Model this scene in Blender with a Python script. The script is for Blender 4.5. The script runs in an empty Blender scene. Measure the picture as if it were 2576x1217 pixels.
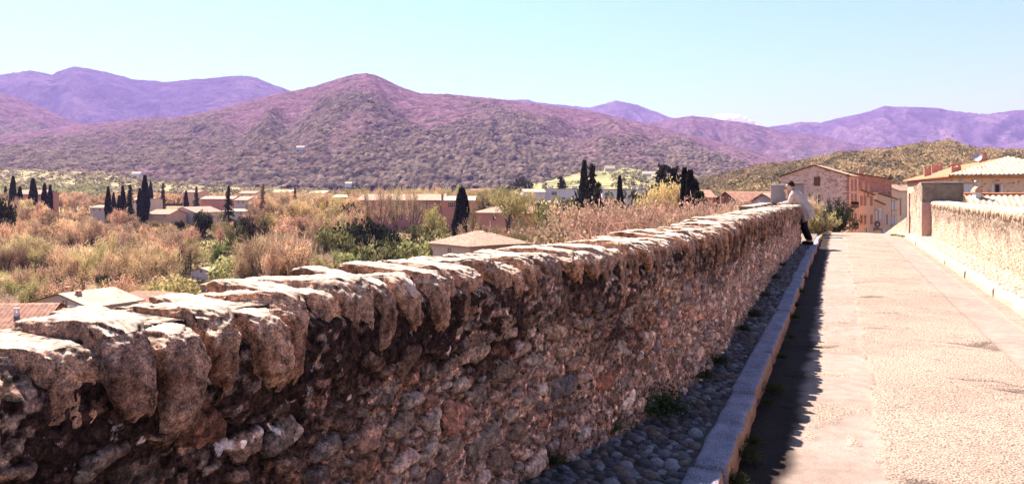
import bpy, math, random
import numpy as np
from mathutils import Vector

random.seed(7)
RNG = np.random.default_rng(11)
SC = bpy.context.scene
COL = SC.collection
F = 2000.0; CX = 1288.0; HY = 480.0      # focal length and horizon in the units the layout was measured in
DU = np.array([0.379, 0.925]); DU /= np.linalg.norm(DU)      # along the bridge
RV = np.array([DU[1], -DU[0]])                                # to its right

def at(px, Y, z=0.0): return ((px - CX) / F * Y, Y, z)
def zy(py, Y): return (HY - py) / F * Y
def uv(u, v, z=0.0):
    p = DU * u + RV * v
    return (p[0], p[1], z)

# ------------------------------------------------------------------ object helpers
def setp(o, label=None, cat=None, group=None, kind=None):
    if label: o['label'] = label
    if cat: o['category'] = cat
    if group: o['group'] = group
    if kind: o['kind'] = kind
    return o

def mesh_np(name, V, Fc, mat, parent=None, smooth=False, col=None, loc=None):
    V = np.asarray(V, dtype=np.float32); Fc = np.asarray(Fc, dtype=np.int32)
    me = bpy.data.meshes.new(name)
    n, k = Fc.shape
    me.vertices.add(len(V)); me.vertices.foreach_set('co', V.ravel())
    me.loops.add(n * k); me.loops.foreach_set('vertex_index', Fc.ravel())
    me.polygons.add(n)
    me.polygons.foreach_set('loop_start', np.arange(0, n * k, k, dtype=np.int32))
    me.polygons.foreach_set('loop_total', np.full(n, k, dtype=np.int32))
    if smooth: me.polygons.foreach_set('use_smooth', np.ones(n, dtype=bool))
    me.update(calc_edges=True)
    if col is not None:
        a = me.color_attributes.new('col', 'FLOAT_COLOR', 'POINT')
        c = np.zeros((len(V), 4), dtype=np.float32); c[:, :np.shape(col)[-1]] = col
        a.data.foreach_set('color', c.ravel())
    me.materials.append(mat)
    o = bpy.data.objects.new(name, me); COL.objects.link(o)
    if parent is not None: o.parent = parent
    if loc is not None: o.location = loc
    return o

class MB:
    """collects polygons of any size for one mesh"""
    def __init__(s): s.v = []; s.f = []
    def poly(s, pts):
        b = len(s.v); s.v += [tuple(p) for p in pts]; s.f.append(list(range(b, b + len(pts))))
    def add(s, vs, fs):
        b = len(s.v); s.v += [tuple(p) for p in vs]; s.f += [[b + i for i in f] for f in fs]
    def box(s, c, ax, ay, az):
        """c corner; three edge vectors"""
        c = Vector(c); ax = Vector(ax); ay = Vector(ay); az = Vector(az)
        vs = [c, c + ax, c + ax + ay, c + ay]; vs += [p + az for p in vs]
        s.add(vs, [(0, 3, 2, 1), (4, 5, 6, 7), (0, 1, 5, 4), (1, 2, 6, 5), (2, 3, 7, 6), (3, 0, 4, 7)])
    def tube(s, pts, rad, n=8, cap=True):
        pts = [Vector(p) for p in pts]; b = len(s.v)
        for i, p in enumerate(pts):
            d = (pts[min(i + 1, len(pts) - 1)] - pts[max(i - 1, 0)]).normalized()
            up = Vector((0, 0, 1)) if abs(d.z) < .9 else Vector((1, 0, 0))
            x = d.cross(up).normalized(); y = d.cross(x)
            r = rad[i] if isinstance(rad, (list, tuple)) else rad
            for k in range(n):
                a = 2 * math.pi * k / n
                s.v.append(tuple(p + x * math.cos(a) * r + y * math.sin(a) * r))
        for i in range(len(pts) - 1):
            for k in range(n):
                a0 = b + i * n + k; a1 = b + i * n + (k + 1) % n
                s.f.append([a0, a1, a1 + n, a0 + n])
        if cap:
            s.f.append([b + k for k in range(n)][::-1]); s.f.append([b + (len(pts) - 1) * n + k for k in range(n)])
    def build(s, name, mat, parent=None, smooth=False, bevel=0):
        me = bpy.data.meshes.new(name); me.from_pydata(s.v, [], s.f); me.update()
        if smooth:
            for p in me.polygons: p.use_smooth = True
        me.materials.append(mat)
        o = bpy.data.objects.new(name, me); COL.objects.link(o)
        if parent is not None: o.parent = parent
        if bevel:
            m = o.modifiers.new('bevel', 'BEVEL'); m.width = bevel; m.segments = 2; m.limit_method = 'ANGLE'
        return o

def empty(name, loc, label, cat, group=None):
    o = bpy.data.objects.new(name, None); COL.objects.link(o); o.location = loc
    o.empty_display_size = .2
    return setp(o, label, cat, group)

def grid_faces(nr, nc):
    i = np.arange(nr - 1)[:, None] * nc + np.arange(nc - 1)[None, :]
    return np.stack([i, i + 1, i + nc + 1, i + nc], -1).reshape(-1, 4)

# ------------------------------------------------------------------ noise
_perm = RNG.permutation(256); _perm = np.concatenate([_perm, _perm])
_g = RNG.normal(size=(256, 3)); _g /= np.linalg.norm(_g, axis=1)[:, None]
def perlin(x, y, z=0.0):
    x = np.asarray(x, float); y = np.asarray(y, float); z = np.zeros_like(x) + z
    xi = np.floor(x).astype(int); yi = np.floor(y).astype(int); zi = np.floor(z).astype(int)
    xf = x - xi; yf = y - yi; zf = z - zi
    u = xf**3 * (xf * (xf * 6 - 15) + 10); v = yf**3 * (yf * (yf * 6 - 15) + 10); w = zf**3 * (zf * (zf * 6 - 15) + 10)
    r = 0
    for dx in (0, 1):
        for dy in (0, 1):
            for dz in (0, 1):
                h = _perm[(_perm[(_perm[(xi + dx) & 255] + yi + dy) & 255] + zi + dz) & 255]
                g = _g[h]
                d = g[..., 0] * (xf - dx) + g[..., 1] * (yf - dy) + g[..., 2] * (zf - dz)
                r = r + d * (u if dx else 1 - u) * (v if dy else 1 - v) * (w if dz else 1 - w)
    return r * 1.5
def fbm(x, y, z=0.0, o=4, g=.5):
    r = 0; a = 1; s = 0
    for i in range(o):
        r = r + a * perlin(np.asarray(x) * 2**i + 17 * i, np.asarray(y) * 2**i + 5 * i, np.asarray(z) * 2**i); s += a; a *= g
    return r / s * 1.4
def sstep(a, b, x):
    t = np.clip((np.asarray(x, float) - a) / (b - a), 0, 1); return t * t * (3 - 2 * t)
def cells(x, y, seed=0):
    """dome height 0..1 of nearest jittered cell and a random number per cell"""
    xi = np.floor(x).astype(int); yi = np.floor(y).astype(int)
    best = np.full(x.shape, 9.0); rid = np.zeros(x.shape)
    for dx in (-1, 0, 1):
        for dy in (-1, 0, 1):
            cx = xi + dx; cy = yi + dy
            h = _perm[(_perm[(cx + seed) & 255] + cy) & 255]; h2 = _perm[(h + cx * 3 + cy) & 255]
            px = cx + .15 + .7 * h / 255; py = cy + .15 + .7 * h2 / 255
            d = (x - px)**2 + (y - py)**2
            m = d < best
            best = np.where(m, d, best); rid = np.where(m, ((h * 7 + h2) & 255) / 255, rid)
    return np.sqrt(np.clip(1 - best * 1.25, 0, 1)), rid

# ------------------------------------------------------------------ materials
def new_mat(name):
    m = bpy.data.materials.new(name); m.use_nodes = True
    nt = m.node_tree; b = nt.nodes['Principled BSDF']
    b.inputs['Specular IOR Level'].default_value = .08
    return m, nt, b
def N(nt, t, **kw):
    n = nt.nodes.new(t)
    for k, v in kw.items():
        if k in n.inputs: n.inputs[k].default_value = v
        else: setattr(n, k, v)
    return n
def ramp(nt, fac, stops):
    r = nt.nodes.new('ShaderNodeValToRGB'); e = r.color_ramp.elements
    while len(e) > 1: e.remove(e[-1])
    for i, (p, c) in enumerate(stops):
        if i == 0: e[0].position = p; x = e[0]
        else: x = e.new(p)
        x.color = (*c, 1) if len(c) == 3 else c
    nt.links.new(fac, r.inputs[0]); return r.outputs[0]
def mixc(nt, fac, a, b, mode='MIX'):
    m = nt.nodes.new('ShaderNodeMix'); m.data_type = 'RGBA'; m.blend_type = mode
    for s, v in ((m.inputs[0], fac), (m.inputs[6], a), (m.inputs[7], b)):
        if isinstance(v, (int, float)): s.default_value = v
        elif isinstance(v, tuple): s.default_value = (*v, 1)
        else: nt.links.new(v, s)
    return m.outputs[2]
def noise(nt, scale, detail=4, rough=.6, coord='Object', stretch=None):
    tc = nt.nodes.new('ShaderNodeTexCoord'); out = tc.outputs[coord]
    if stretch:
        mp = nt.nodes.new('ShaderNodeMapping'); mp.inputs['Scale'].default_value = stretch
        nt.links.new(out, mp.inputs[0]); out = mp.outputs[0]
    n = N(nt, 'ShaderNodeTexNoise', Scale=scale, Detail=detail, Roughness=rough)
    nt.links.new(out, n.inputs['Vector']); return n.outputs['Fac']
def voro(nt, scale, feature='F1', coord='Object', stretch=None, out='Distance', rand=1.0):
    tc = nt.nodes.new('ShaderNodeTexCoord'); o = tc.outputs[coord]
    if stretch:
        mp = nt.nodes.new('ShaderNodeMapping'); mp.inputs['Scale'].default_value = stretch
        nt.links.new(o, mp.inputs[0]); o = mp.outputs[0]
    n = N(nt, 'ShaderNodeTexVoronoi', Scale=scale, Randomness=rand); n.feature = feature
    nt.links.new(o, n.inputs['Vector']); return n.outputs[out]
def bump(nt, b, h, strength=.5, dist=.02):
    bn = N(nt, 'ShaderNodeBump', Strength=strength, Distance=dist)
    nt.links.new(h, bn.inputs['Height'])
    nt.links.new(bn.outputs[0], b.inputs['Normal'])
def simple(name, c1, c2=None, scale=6, rough=.85, bs=.3, bd=.02, metal=0):
    m, nt, b = new_mat(name); b.inputs['Roughness'].default_value = rough; b.inputs['Metallic'].default_value = metal
    c2 = c2 or tuple(x * .75 for x in c1)
    n = noise(nt, scale, 5, .65)
    c = ramp(nt, n, [(.3, c2), (.7, c1)])
    nt.links.new(c, b.inputs['Base Color'])
    if bs: bump(nt, b, n, bs, bd)
    return m
def vcol(nt):
    a = nt.nodes.new('ShaderNodeVertexColor'); a.layer_name = 'col'; return a.outputs[0]

M = {}
# masonry with the colour of each stone in the vertices, fine grain in the shader
def masonry(name, s=1.0, lichen=.5, k=1.0):
    m, nt, b = new_mat(name); b.inputs['Roughness'].default_value = .92
    n1 = noise(nt, 38 * s, 6, .72); n2 = noise(nt, 9 * s, 4, .6); n3 = noise(nt, 130 * s, 3, .7)
    g = ramp(nt, n1, [(.36, (.14, .11, .11)), (.5, (.85, .8, .78)), (.64, (1.9, 1.7, 1.6))])
    va = nt.nodes.new('ShaderNodeVertexColor'); va.layer_name = 'col'      # alpha marks a whole stone: calmer grain than the mortar
    def kf(f):
        q_ = N(nt, 'ShaderNodeMath', operation='MULTIPLY_ADD'); nt.links.new(va.outputs[1], q_.inputs[0]); q_.inputs[1].default_value = -.42 * f; q_.inputs[2].default_value = f; return q_.outputs[0]
    c = mixc(nt, kf(k), va.outputs[0], g, 'MULTIPLY')
    vv_ = voro(nt, 42 * s, out='Color'); sv = nt.nodes.new('ShaderNodeSeparateColor'); nt.links.new(vv_, sv.inputs[0])
    c = mixc(nt, kf(k), c, ramp(nt, sv.outputs[0], [(.0, (.45, .42, .42)), (.7, (1.0, .98, .95)), (.9, (1.2, 1.1, 1.0)), (.96, (2.2, 2.0, 1.9))]), 'MULTIPLY')
    g2 = ramp(nt, n3, [(.36, (.45, .43, .43)), (.62, (1.35, 1.3, 1.25))])
    c = mixc(nt, kf(.9 * k), c, g2, 'MULTIPLY')
    l = ramp(nt, noise(nt, 17 * s, 5, .75), [(.63, (0, 0, 0)), (.67, (1, 1, 1))])
    lm = N(nt, 'ShaderNodeMath', operation='MULTIPLY'); nt.links.new(l, lm.inputs[0]); lm.inputs[1].default_value = lichen
    c = mixc(nt, lm.outputs[0], c, (.52, .42, .40))
    nt.links.new(c, b.inputs['Base Color'])
    a = N(nt, 'ShaderNodeMath', operation='ADD'); nt.links.new(n1, a.inputs[0]); nt.links.new(n3, a.inputs[1])
    bump(nt, b, a.outputs[0], .9, .012 / s)
    return m
M['masonry'] = masonry('rubble_masonry')
M['masonry_far'] = masonry('rubble_masonry_coarse', .4, .3, .35)
def coping_mat(pale_face=False):
    m, nt, b = new_mat('coping_stone'); b.inputs['Roughness'].default_value = .9
    oi = nt.nodes.new('ShaderNodeObjectInfo')
    base = ramp(nt, oi.outputs['Random'], [(0, (.36, .23, .165)), (.25, (.54, .35, .25)), (.5, (.30, .21, .18)), (.75, (.60, .37, .255)), (1, (.42, .30, .24))])
    n1 = noise(nt, 34, 7, .8); n3 = noise(nt, 190, 3, .75); n2 = noise(nt, 7, 4, .6)
    c = mixc(nt, 1.0, base, ramp(nt, n1, [(.36, (.12, .1, .1)), (.5, (.95, .9, .87)), (.64, (1.9, 1.75, 1.65))]), 'MULTIPLY')
    c = mixc(nt, 1.0, c, ramp(nt, n3, [(.38, (.5, .46, .46)), (.6, (1.4, 1.34, 1.28))]), 'MULTIPLY')
    c = mixc(nt, 1.0, c, ramp(nt, n2, [(.38, (.38, .31, .28)), (.5, (.95, .9, .86)), (.62, (1.35, 1.2, 1.05))]), 'MULTIPLY')
    # paler colour wherever the face looks up
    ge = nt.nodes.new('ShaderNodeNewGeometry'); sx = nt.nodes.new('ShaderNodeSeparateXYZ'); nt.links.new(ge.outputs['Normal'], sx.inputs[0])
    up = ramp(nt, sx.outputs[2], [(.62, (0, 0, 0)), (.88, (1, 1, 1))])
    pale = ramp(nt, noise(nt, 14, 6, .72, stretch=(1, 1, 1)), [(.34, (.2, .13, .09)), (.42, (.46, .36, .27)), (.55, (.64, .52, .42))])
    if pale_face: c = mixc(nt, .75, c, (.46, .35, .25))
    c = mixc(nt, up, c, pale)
    nt.links.new(c, b.inputs['Base Color'])
    a = N(nt, 'ShaderNodeMath', operation='ADD'); nt.links.new(n1, a.inputs[0]); nt.links.new(n3, a.inputs[1])
    bump(nt, b, a.outputs[0], .9, .012)
    return m
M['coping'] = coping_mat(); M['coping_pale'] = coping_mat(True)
M['lichen'] = simple('pale_lichen', (.5, .36, .31), (.4, .28, .25), 60, .95, .4, .003)
def vmat(name, rough=.8, s=60, lo=.6, hi=1.3, bs=.5, bd=.004):
    m, nt, b = new_mat(name); b.inputs['Roughness'].default_value = rough
    n = noise(nt, s, 5, .7)
    c = mixc(nt, 1.0, vcol(nt), ramp(nt, n, [(.32, (lo,) * 3), (.68, (hi,) * 3)]), 'MULTIPLY')
    nt.links.new(c, b.inputs['Base Color'])
    if bs: bump(nt, b, n, bs, bd)
    return m
M['pebble'] = vmat('river_cobble', .6, 70)
def kerb_mat():
    m, nt, b = new_mat('granite_kerb'); b.inputs['Roughness'].default_value = .8
    c = mixc(nt, 1.0, ramp(nt, noise(nt, 150, 3, .8), [(.36, (.09, .085, .115)), (.5, (.235, .22, .265)), (.64, (.44, .41, .45))]), ramp(nt, noise(nt, 5, 5, .7), [(.3, (.6, .56, .58)), (.68, (1.15, 1.1, 1.1))]), 'MULTIPLY')
    # rust stain and warm bounced light painted on the road face of the stones
    ge = nt.nodes.new('ShaderNodeNewGeometry'); dt = N(nt, 'ShaderNodeVectorMath', operation='DOT_PRODUCT'); nt.links.new(ge.outputs['Normal'], dt.inputs[0]); dt.inputs[1].default_value = (float(RV[0]), float(RV[1]), 0)
    st = ramp(nt, dt.outputs['Value'], [(.35, (0, 0, 0)), (.75, (1, 1, 1))])
    c = mixc(nt, st, c, mixc(nt, 1.0, (.36, .2, .13), ramp(nt, noise(nt, 30, 5, .7), [(.3, (.5, .5, .5)), (.7, (1.4, 1.3, 1.2))]), 'MULTIPLY'))
    nt.links.new(c, b.inputs['Base Color']); bump(nt, b, noise(nt, 90, 4, .7), .7, .008); return m
M['kerb'] = kerb_mat()

def foliage(name, trans=.35):
    """leaf or twig stuff; colour comes from the object, light and dark clumps from noise"""
    m = bpy.data.materials.new(name); m.use_nodes = True; nt = m.node_tree
    nt.nodes.clear(); out = nt.nodes.new('ShaderNodeOutputMaterial')
    oi = nt.nodes.new('ShaderNodeObjectInfo')
    n = noise(nt, .55, 3, .6)
    c = mixc(nt, 1.0, oi.outputs['Color'], ramp(nt, n, [(.34, (.5, .46, .44)), (.66, (1.5, 1.45, 1.3))]), 'MULTIPLY')
    d = nt.nodes.new('ShaderNodeBsdfDiffuse'); t = nt.nodes.new('ShaderNodeBsdfTranslucent')
    nt.links.new(c, d.inputs[0]); nt.links.new(c, t.inputs[0])
    x = nt.nodes.new('ShaderNodeMixShader'); x.inputs[0].default_value = trans
    nt.links.new(d.outputs[0], x.inputs[1]); nt.links.new(t.outputs[0], x.inputs[2]); nt.links.new(x.outputs[0], out.inputs[0])
    return m
def foliage_v(name, trans=.35):
    m = bpy.data.materials.new(name); m.use_nodes = True; nt = m.node_tree
    nt.nodes.clear(); out = nt.nodes.new('ShaderNodeOutputMaterial')
    d = nt.nodes.new('ShaderNodeBsdfDiffuse'); t = nt.nodes.new('ShaderNodeBsdfTranslucent')
    c = vcol(nt); nt.links.new(c, d.inputs[0]); nt.links.new(c, t.inputs[0])
    x = nt.nodes.new('ShaderNodeMixShader'); x.inputs[0].default_value = trans
    nt.links.new(d.outputs[0], x.inputs[1]); nt.links.new(t.outputs[0], x.inputs[2]); nt.links.new(x.outputs[0], out.inputs[0])
    return m
M['leaf'] = foliage('foliage', .28); M['leaf_v'] = foliage_v('foliage_mixed', .25)
M['bark'] = simple('bark', (.15, .095, .07), (.06, .04, .03), 3, .95, .3, .05)

def ground_mat():
    m, nt, b = new_mat('ground'); b.inputs['Roughness'].default_value = 1
    n1 = noise(nt, .03, 5, .6); n2 = noise(nt, .35, 5, .7)
    c = ramp(nt, n1, [(.3, (.16, .14, .05)), (.45, (.2, .13, .07)), (.6, (.24, .2, .07)), (.75, (.3, .22, .13))])
    c = mixc(nt, 1.0, c, ramp(nt, n2, [(.3, (.5, .5, .5)), (.7, (1.4, 1.4, 1.3))]), 'MULTIPLY')
    nt.links.new(c, b.inputs['Base Color']); return m
M['ground'] = ground_mat()
def hill_mat(name, s):
    m, nt, b = new_mat(name); b.inputs['Roughness'].default_value = 1; b.inputs['Specular IOR Level'].default_value = 0
    n = noise(nt, s, 5, .75); n2 = noise(nt, s * 4, 3, .7)
    c = mixc(nt, 1.0, vcol(nt), ramp(nt, n, [(.34, (.5, .5, .55)), (.66, (1.5, 1.5, 1.4))]), 'MULTIPLY')
    c = mixc(nt, .8, c, ramp(nt, n2, [(.34, (.6, .6, .6)), (.66, (1.35, 1.35, 1.3))]), 'MULTIPLY')
    nt.links.new(c, b.inputs['Base Color']); return m
M['hill'] = hill_mat('hillside', .03)
M['farhill'] = hill_mat('far_hillside', .012)

def road_mat():
    m, nt, b = new_mat('asphalt'); b.inputs['Roughness'].default_value = .9
    n = noise(nt, 55, 5, .8); p = voro(nt, 75); n4 = noise(nt, 9, 4, .6); n5 = noise(nt, 1.1, 3, .6)
    rough_c = mixc(nt, 1.0, ramp(nt, p, [(.15, (.38, .29, .24)), (.5, (.33, .245, .20)), (.8, (.17, .12, .10))]),
                   ramp(nt, n, [(.34, (.55, .5, .48)), (.6, (1.2, 1.15, 1.1))]), 'MULTIPLY')
    smooth_c = mixc(nt, 1.0, ramp(nt, n4, [(.3, (.22, .158, .132)), (.7, (.30, .22, .185))]),
                    ramp(nt, noise(nt, 110, 3, .75), [(.34, (.75, .75, .75)), (.66, (1.15, 1.15, 1.15))]), 'MULTIPLY')
    vc = nt.nodes.new('ShaderNodeVertexColor'); vc.layer_name = 'col'
    sp = nt.nodes.new('ShaderNodeSeparateColor'); nt.links.new(vc.outputs[0], sp.inputs[0])
    c = mixc(nt, sp.outputs[0], smooth_c, rough_c)
    c = mixc(nt, sp.outputs[1], c, (.05, .035, .03))        # open cracks and pits
    c = mixc(nt, sp.outputs[2], c, mixc(nt, 1.0, c, (.06, .05, .05), 'MULTIPLY'))      # parapet's shadow deepened by darkening the colour along the gutter
    c = mixc(nt, .6, c, ramp(nt, n5, [(.35, (.8, .78, .76)), (.65, (1.15, 1.12, 1.1))]), 'MULTIPLY')
    nt.links.new(c, b.inputs['Base Color'])
    a = N(nt, 'ShaderNodeMath', operation='MULTIPLY'); nt.links.new(p, a.inputs[0]); nt.links.new(sp.outputs[0], a.inputs[1])
    a2 = N(nt, 'ShaderNodeMath', operation='MULTIPLY_ADD'); nt.links.new(a.outputs[0], a2.inputs[0]); a2.inputs[1].default_value = -1.5; nt.links.new(n, a2.inputs[2])
    bump(nt, b, a2.outputs[0], .7, .010)
    return m
M['road'] = road_mat()
def tile_mat(name, a, b_, c_):
    m, nt, b = new_mat(name); b.inputs['Roughness'].default_value = .9
    v = voro(nt, 3.2, out='Color'); sp = nt.nodes.new('ShaderNodeSeparateColor'); nt.links.new(v, sp.inputs[0])
    c = ramp(nt, sp.outputs[0], [(0, a), (.5, b_), (1, c_)])
    c = mixc(nt, 1.0, c, ramp(nt, noise(nt, 2.5, 5, .7), [(.3, (.65, .62, .6)), (.65, (1.1, 1.1, 1.1))]), 'MULTIPLY')
    nt.links.new(c, b.inputs['Base Color']); return m
M['tile'] = tile_mat('roof_tile', (.26, .125, .085), (.33, .17, .12), (.21, .11, .08))
M['tile_pale'] = tile_mat('pale_roof_tile', (.42, .32, .22), (.5, .39, .28), (.34, .23, .16))
M['tile_pink'] = tile_mat('pink_roof_tile', (.33, .2, .14), (.4, .26, .19), (.27, .165, .12))
M['tile_orange'] = tile_mat('orange_roof_tile', (.42, .15, .08), (.5, .2, .11), (.36, .13, .08))
def rubble_house(name, a, b_, mortar, s=2.2):
    m, nt, b = new_mat(name); b.inputs['Roughness'].default_value = .95
    v = voro(nt, s, out='Color', stretch=(1, 1, 1.8)); sp = nt.nodes.new('ShaderNodeSeparateColor'); nt.links.new(v, sp.inputs[0])
    d = voro(nt, s, 'DISTANCE_TO_EDGE', stretch=(1, 1, 1.8))
    c = ramp(nt, sp.outputs[0], [(0, a), (.6, mortar), (.8, b_), (1, tuple(x * .55 for x in b_))])
    c = mixc(nt, ramp(nt, d, [(.03, (1, 1, 1)), (.09, (0, 0, 0))]), c, mortar)
    c = mixc(nt, 1.0, c, ramp(nt, noise(nt, 1.2, 5, .75), [(.3, (.78, .76, .75)), (.7, (1.15, 1.15, 1.15))]), 'MULTIPLY')
    nt.links.new(c, b.inputs['Base Color']); bump(nt, b, d, .4, .05); return m
M['stone_pink'] = rubble_house('pink_rubble_wall', (.62, .40, .32), (.46, .28, .22), (.66, .45, .37), 3.4)
M['stone_gold'] = rubble_house('golden_rubble_wall', (.55, .35, .25), (.42, .25, .18), (.58, .39, .29), 3.2)
M['brick_red'] = rubble_house('red_brick_wall', (.45, .17, .11), (.36, .14, .1), (.42, .2, .14), 3)
M['render_yellow'] = simple('yellow_render', (.66, .40, .27), (.56, .33, .22), .7, .9, .1)
M['render_peach'] = simple('peach_render', (.62, .36, .24), (.52, .29, .2), .6, .9, .1)
M['render_cream'] = simple('cream_render', (.66, .46, .35), (.56, .38, .29), .6, .9, .1)
M['render_pink'] = simple('pink_render', (.55, .24, .17), (.46, .2, .15), .25, .9, .1)
M['render_white'] = simple('white_render', (.66, .57, .56), (.58, .5, .5), .5, .9, .1)
M['render_mauve'] = simple('pale_mauve_render', (.5, .38, .36), (.42, .32, .31), .5, .9, .1)
M['brick_chimney'] = simple('chimney_brick', (.5, .27, .19), (.38, .2, .14), 6, .9, .3)
M['frame'] = simple('window_surround', (.5, .25, .16), (.42, .2, .13), 4, .8, 0)
M['shutter'] = simple('faded_brown_shutter', (.34, .16, .11), (.27, .13, .09), 8, .8, 0)
M['shutter_grey'] = simple('grey_blue_shutter', (.5, .5, .56), (.42, .42, .48), 8, .7, 0)
M['glass'] = simple('window_glass', (.03, .03, .045), (.02, .02, .03), 3, .15, 0)
M['iron'] = simple('dark_iron', (.03, .025, .025), (.02, .02, .02), 20, .6, 0)
M['zinc'] = simple('grey_zinc', (.35, .33, .35), (.25, .24, .26), 10, .45, 0, metal=.6)
M['plastic_white'] = simple('white_enamel', (.8, .8, .8), (.7, .7, .7), 10, .4, 0)
M['timber'] = simple('old_timber', (.2, .1, .06), (.12, .06, .04), 12, .9, .3)
M['concrete'] = simple('weathered_concrete', (.26, .19, .145), (.10, .075, .06), 3.5, .92, .5, .01)
M['concrete_pale'] = simple('pale_concrete', (.34, .27, .26), (.26, .2, .19), 2.5, .92, .4, .01)
M['brick_pier'] = simple('pink_brick_pier', (.5, .3, .25), (.36, .2, .17), 9, .9, .5, .01)

# ------------------------------------------------------------------ stone packing
def pack(L, Hh, a_rng, asp_rng, tries, seed, fill=.95, pre=()):
    r = random.Random(seed); pts = []; cell = {}; cs = a_rng[1] * 2.2
    for q in pre: pts.append(q); cell.setdefault((int(q[0] / cs), int(q[1] / cs)), []).append(q)
    for t in range(tries):
        fr = 1 - t / tries
        a = a_rng[0] + (a_rng[1] - a_rng[0]) * (r.random()**1.5) * (fr**.6); b = a * r.uniform(*asp_rng)
        x = r.uniform(0, L); y = r.uniform(0, Hh); k = (int(x / cs), int(y / cs)); ok = True
        for i in (-1, 0, 1):
            for j in (-1, 0, 1):
                for q in cell.get((k[0] + i, k[1] + j), ()):
                    dx = (x - q[0]) / (a + q[2]); dy = (y - q[1]) / (b + q[3])
                    if dx * dx + dy * dy < fill * fill: ok = False; break
                if not ok: break
            if not ok: break
        if ok:
            q = (x, y, a, b, r.uniform(-.45, .45), r.random(), r.random()); pts.append(q); cell.setdefault(k, []).append(q)
    return pts

STONE_COLS = np.array([(.36, .235, .175), (.44, .29, .22), (.27, .20, .18), (.50, .26, .18), (.40, .31, .26), (.55, .37, .29), (.30, .22, .19), (.58, .44, .36)])

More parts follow.
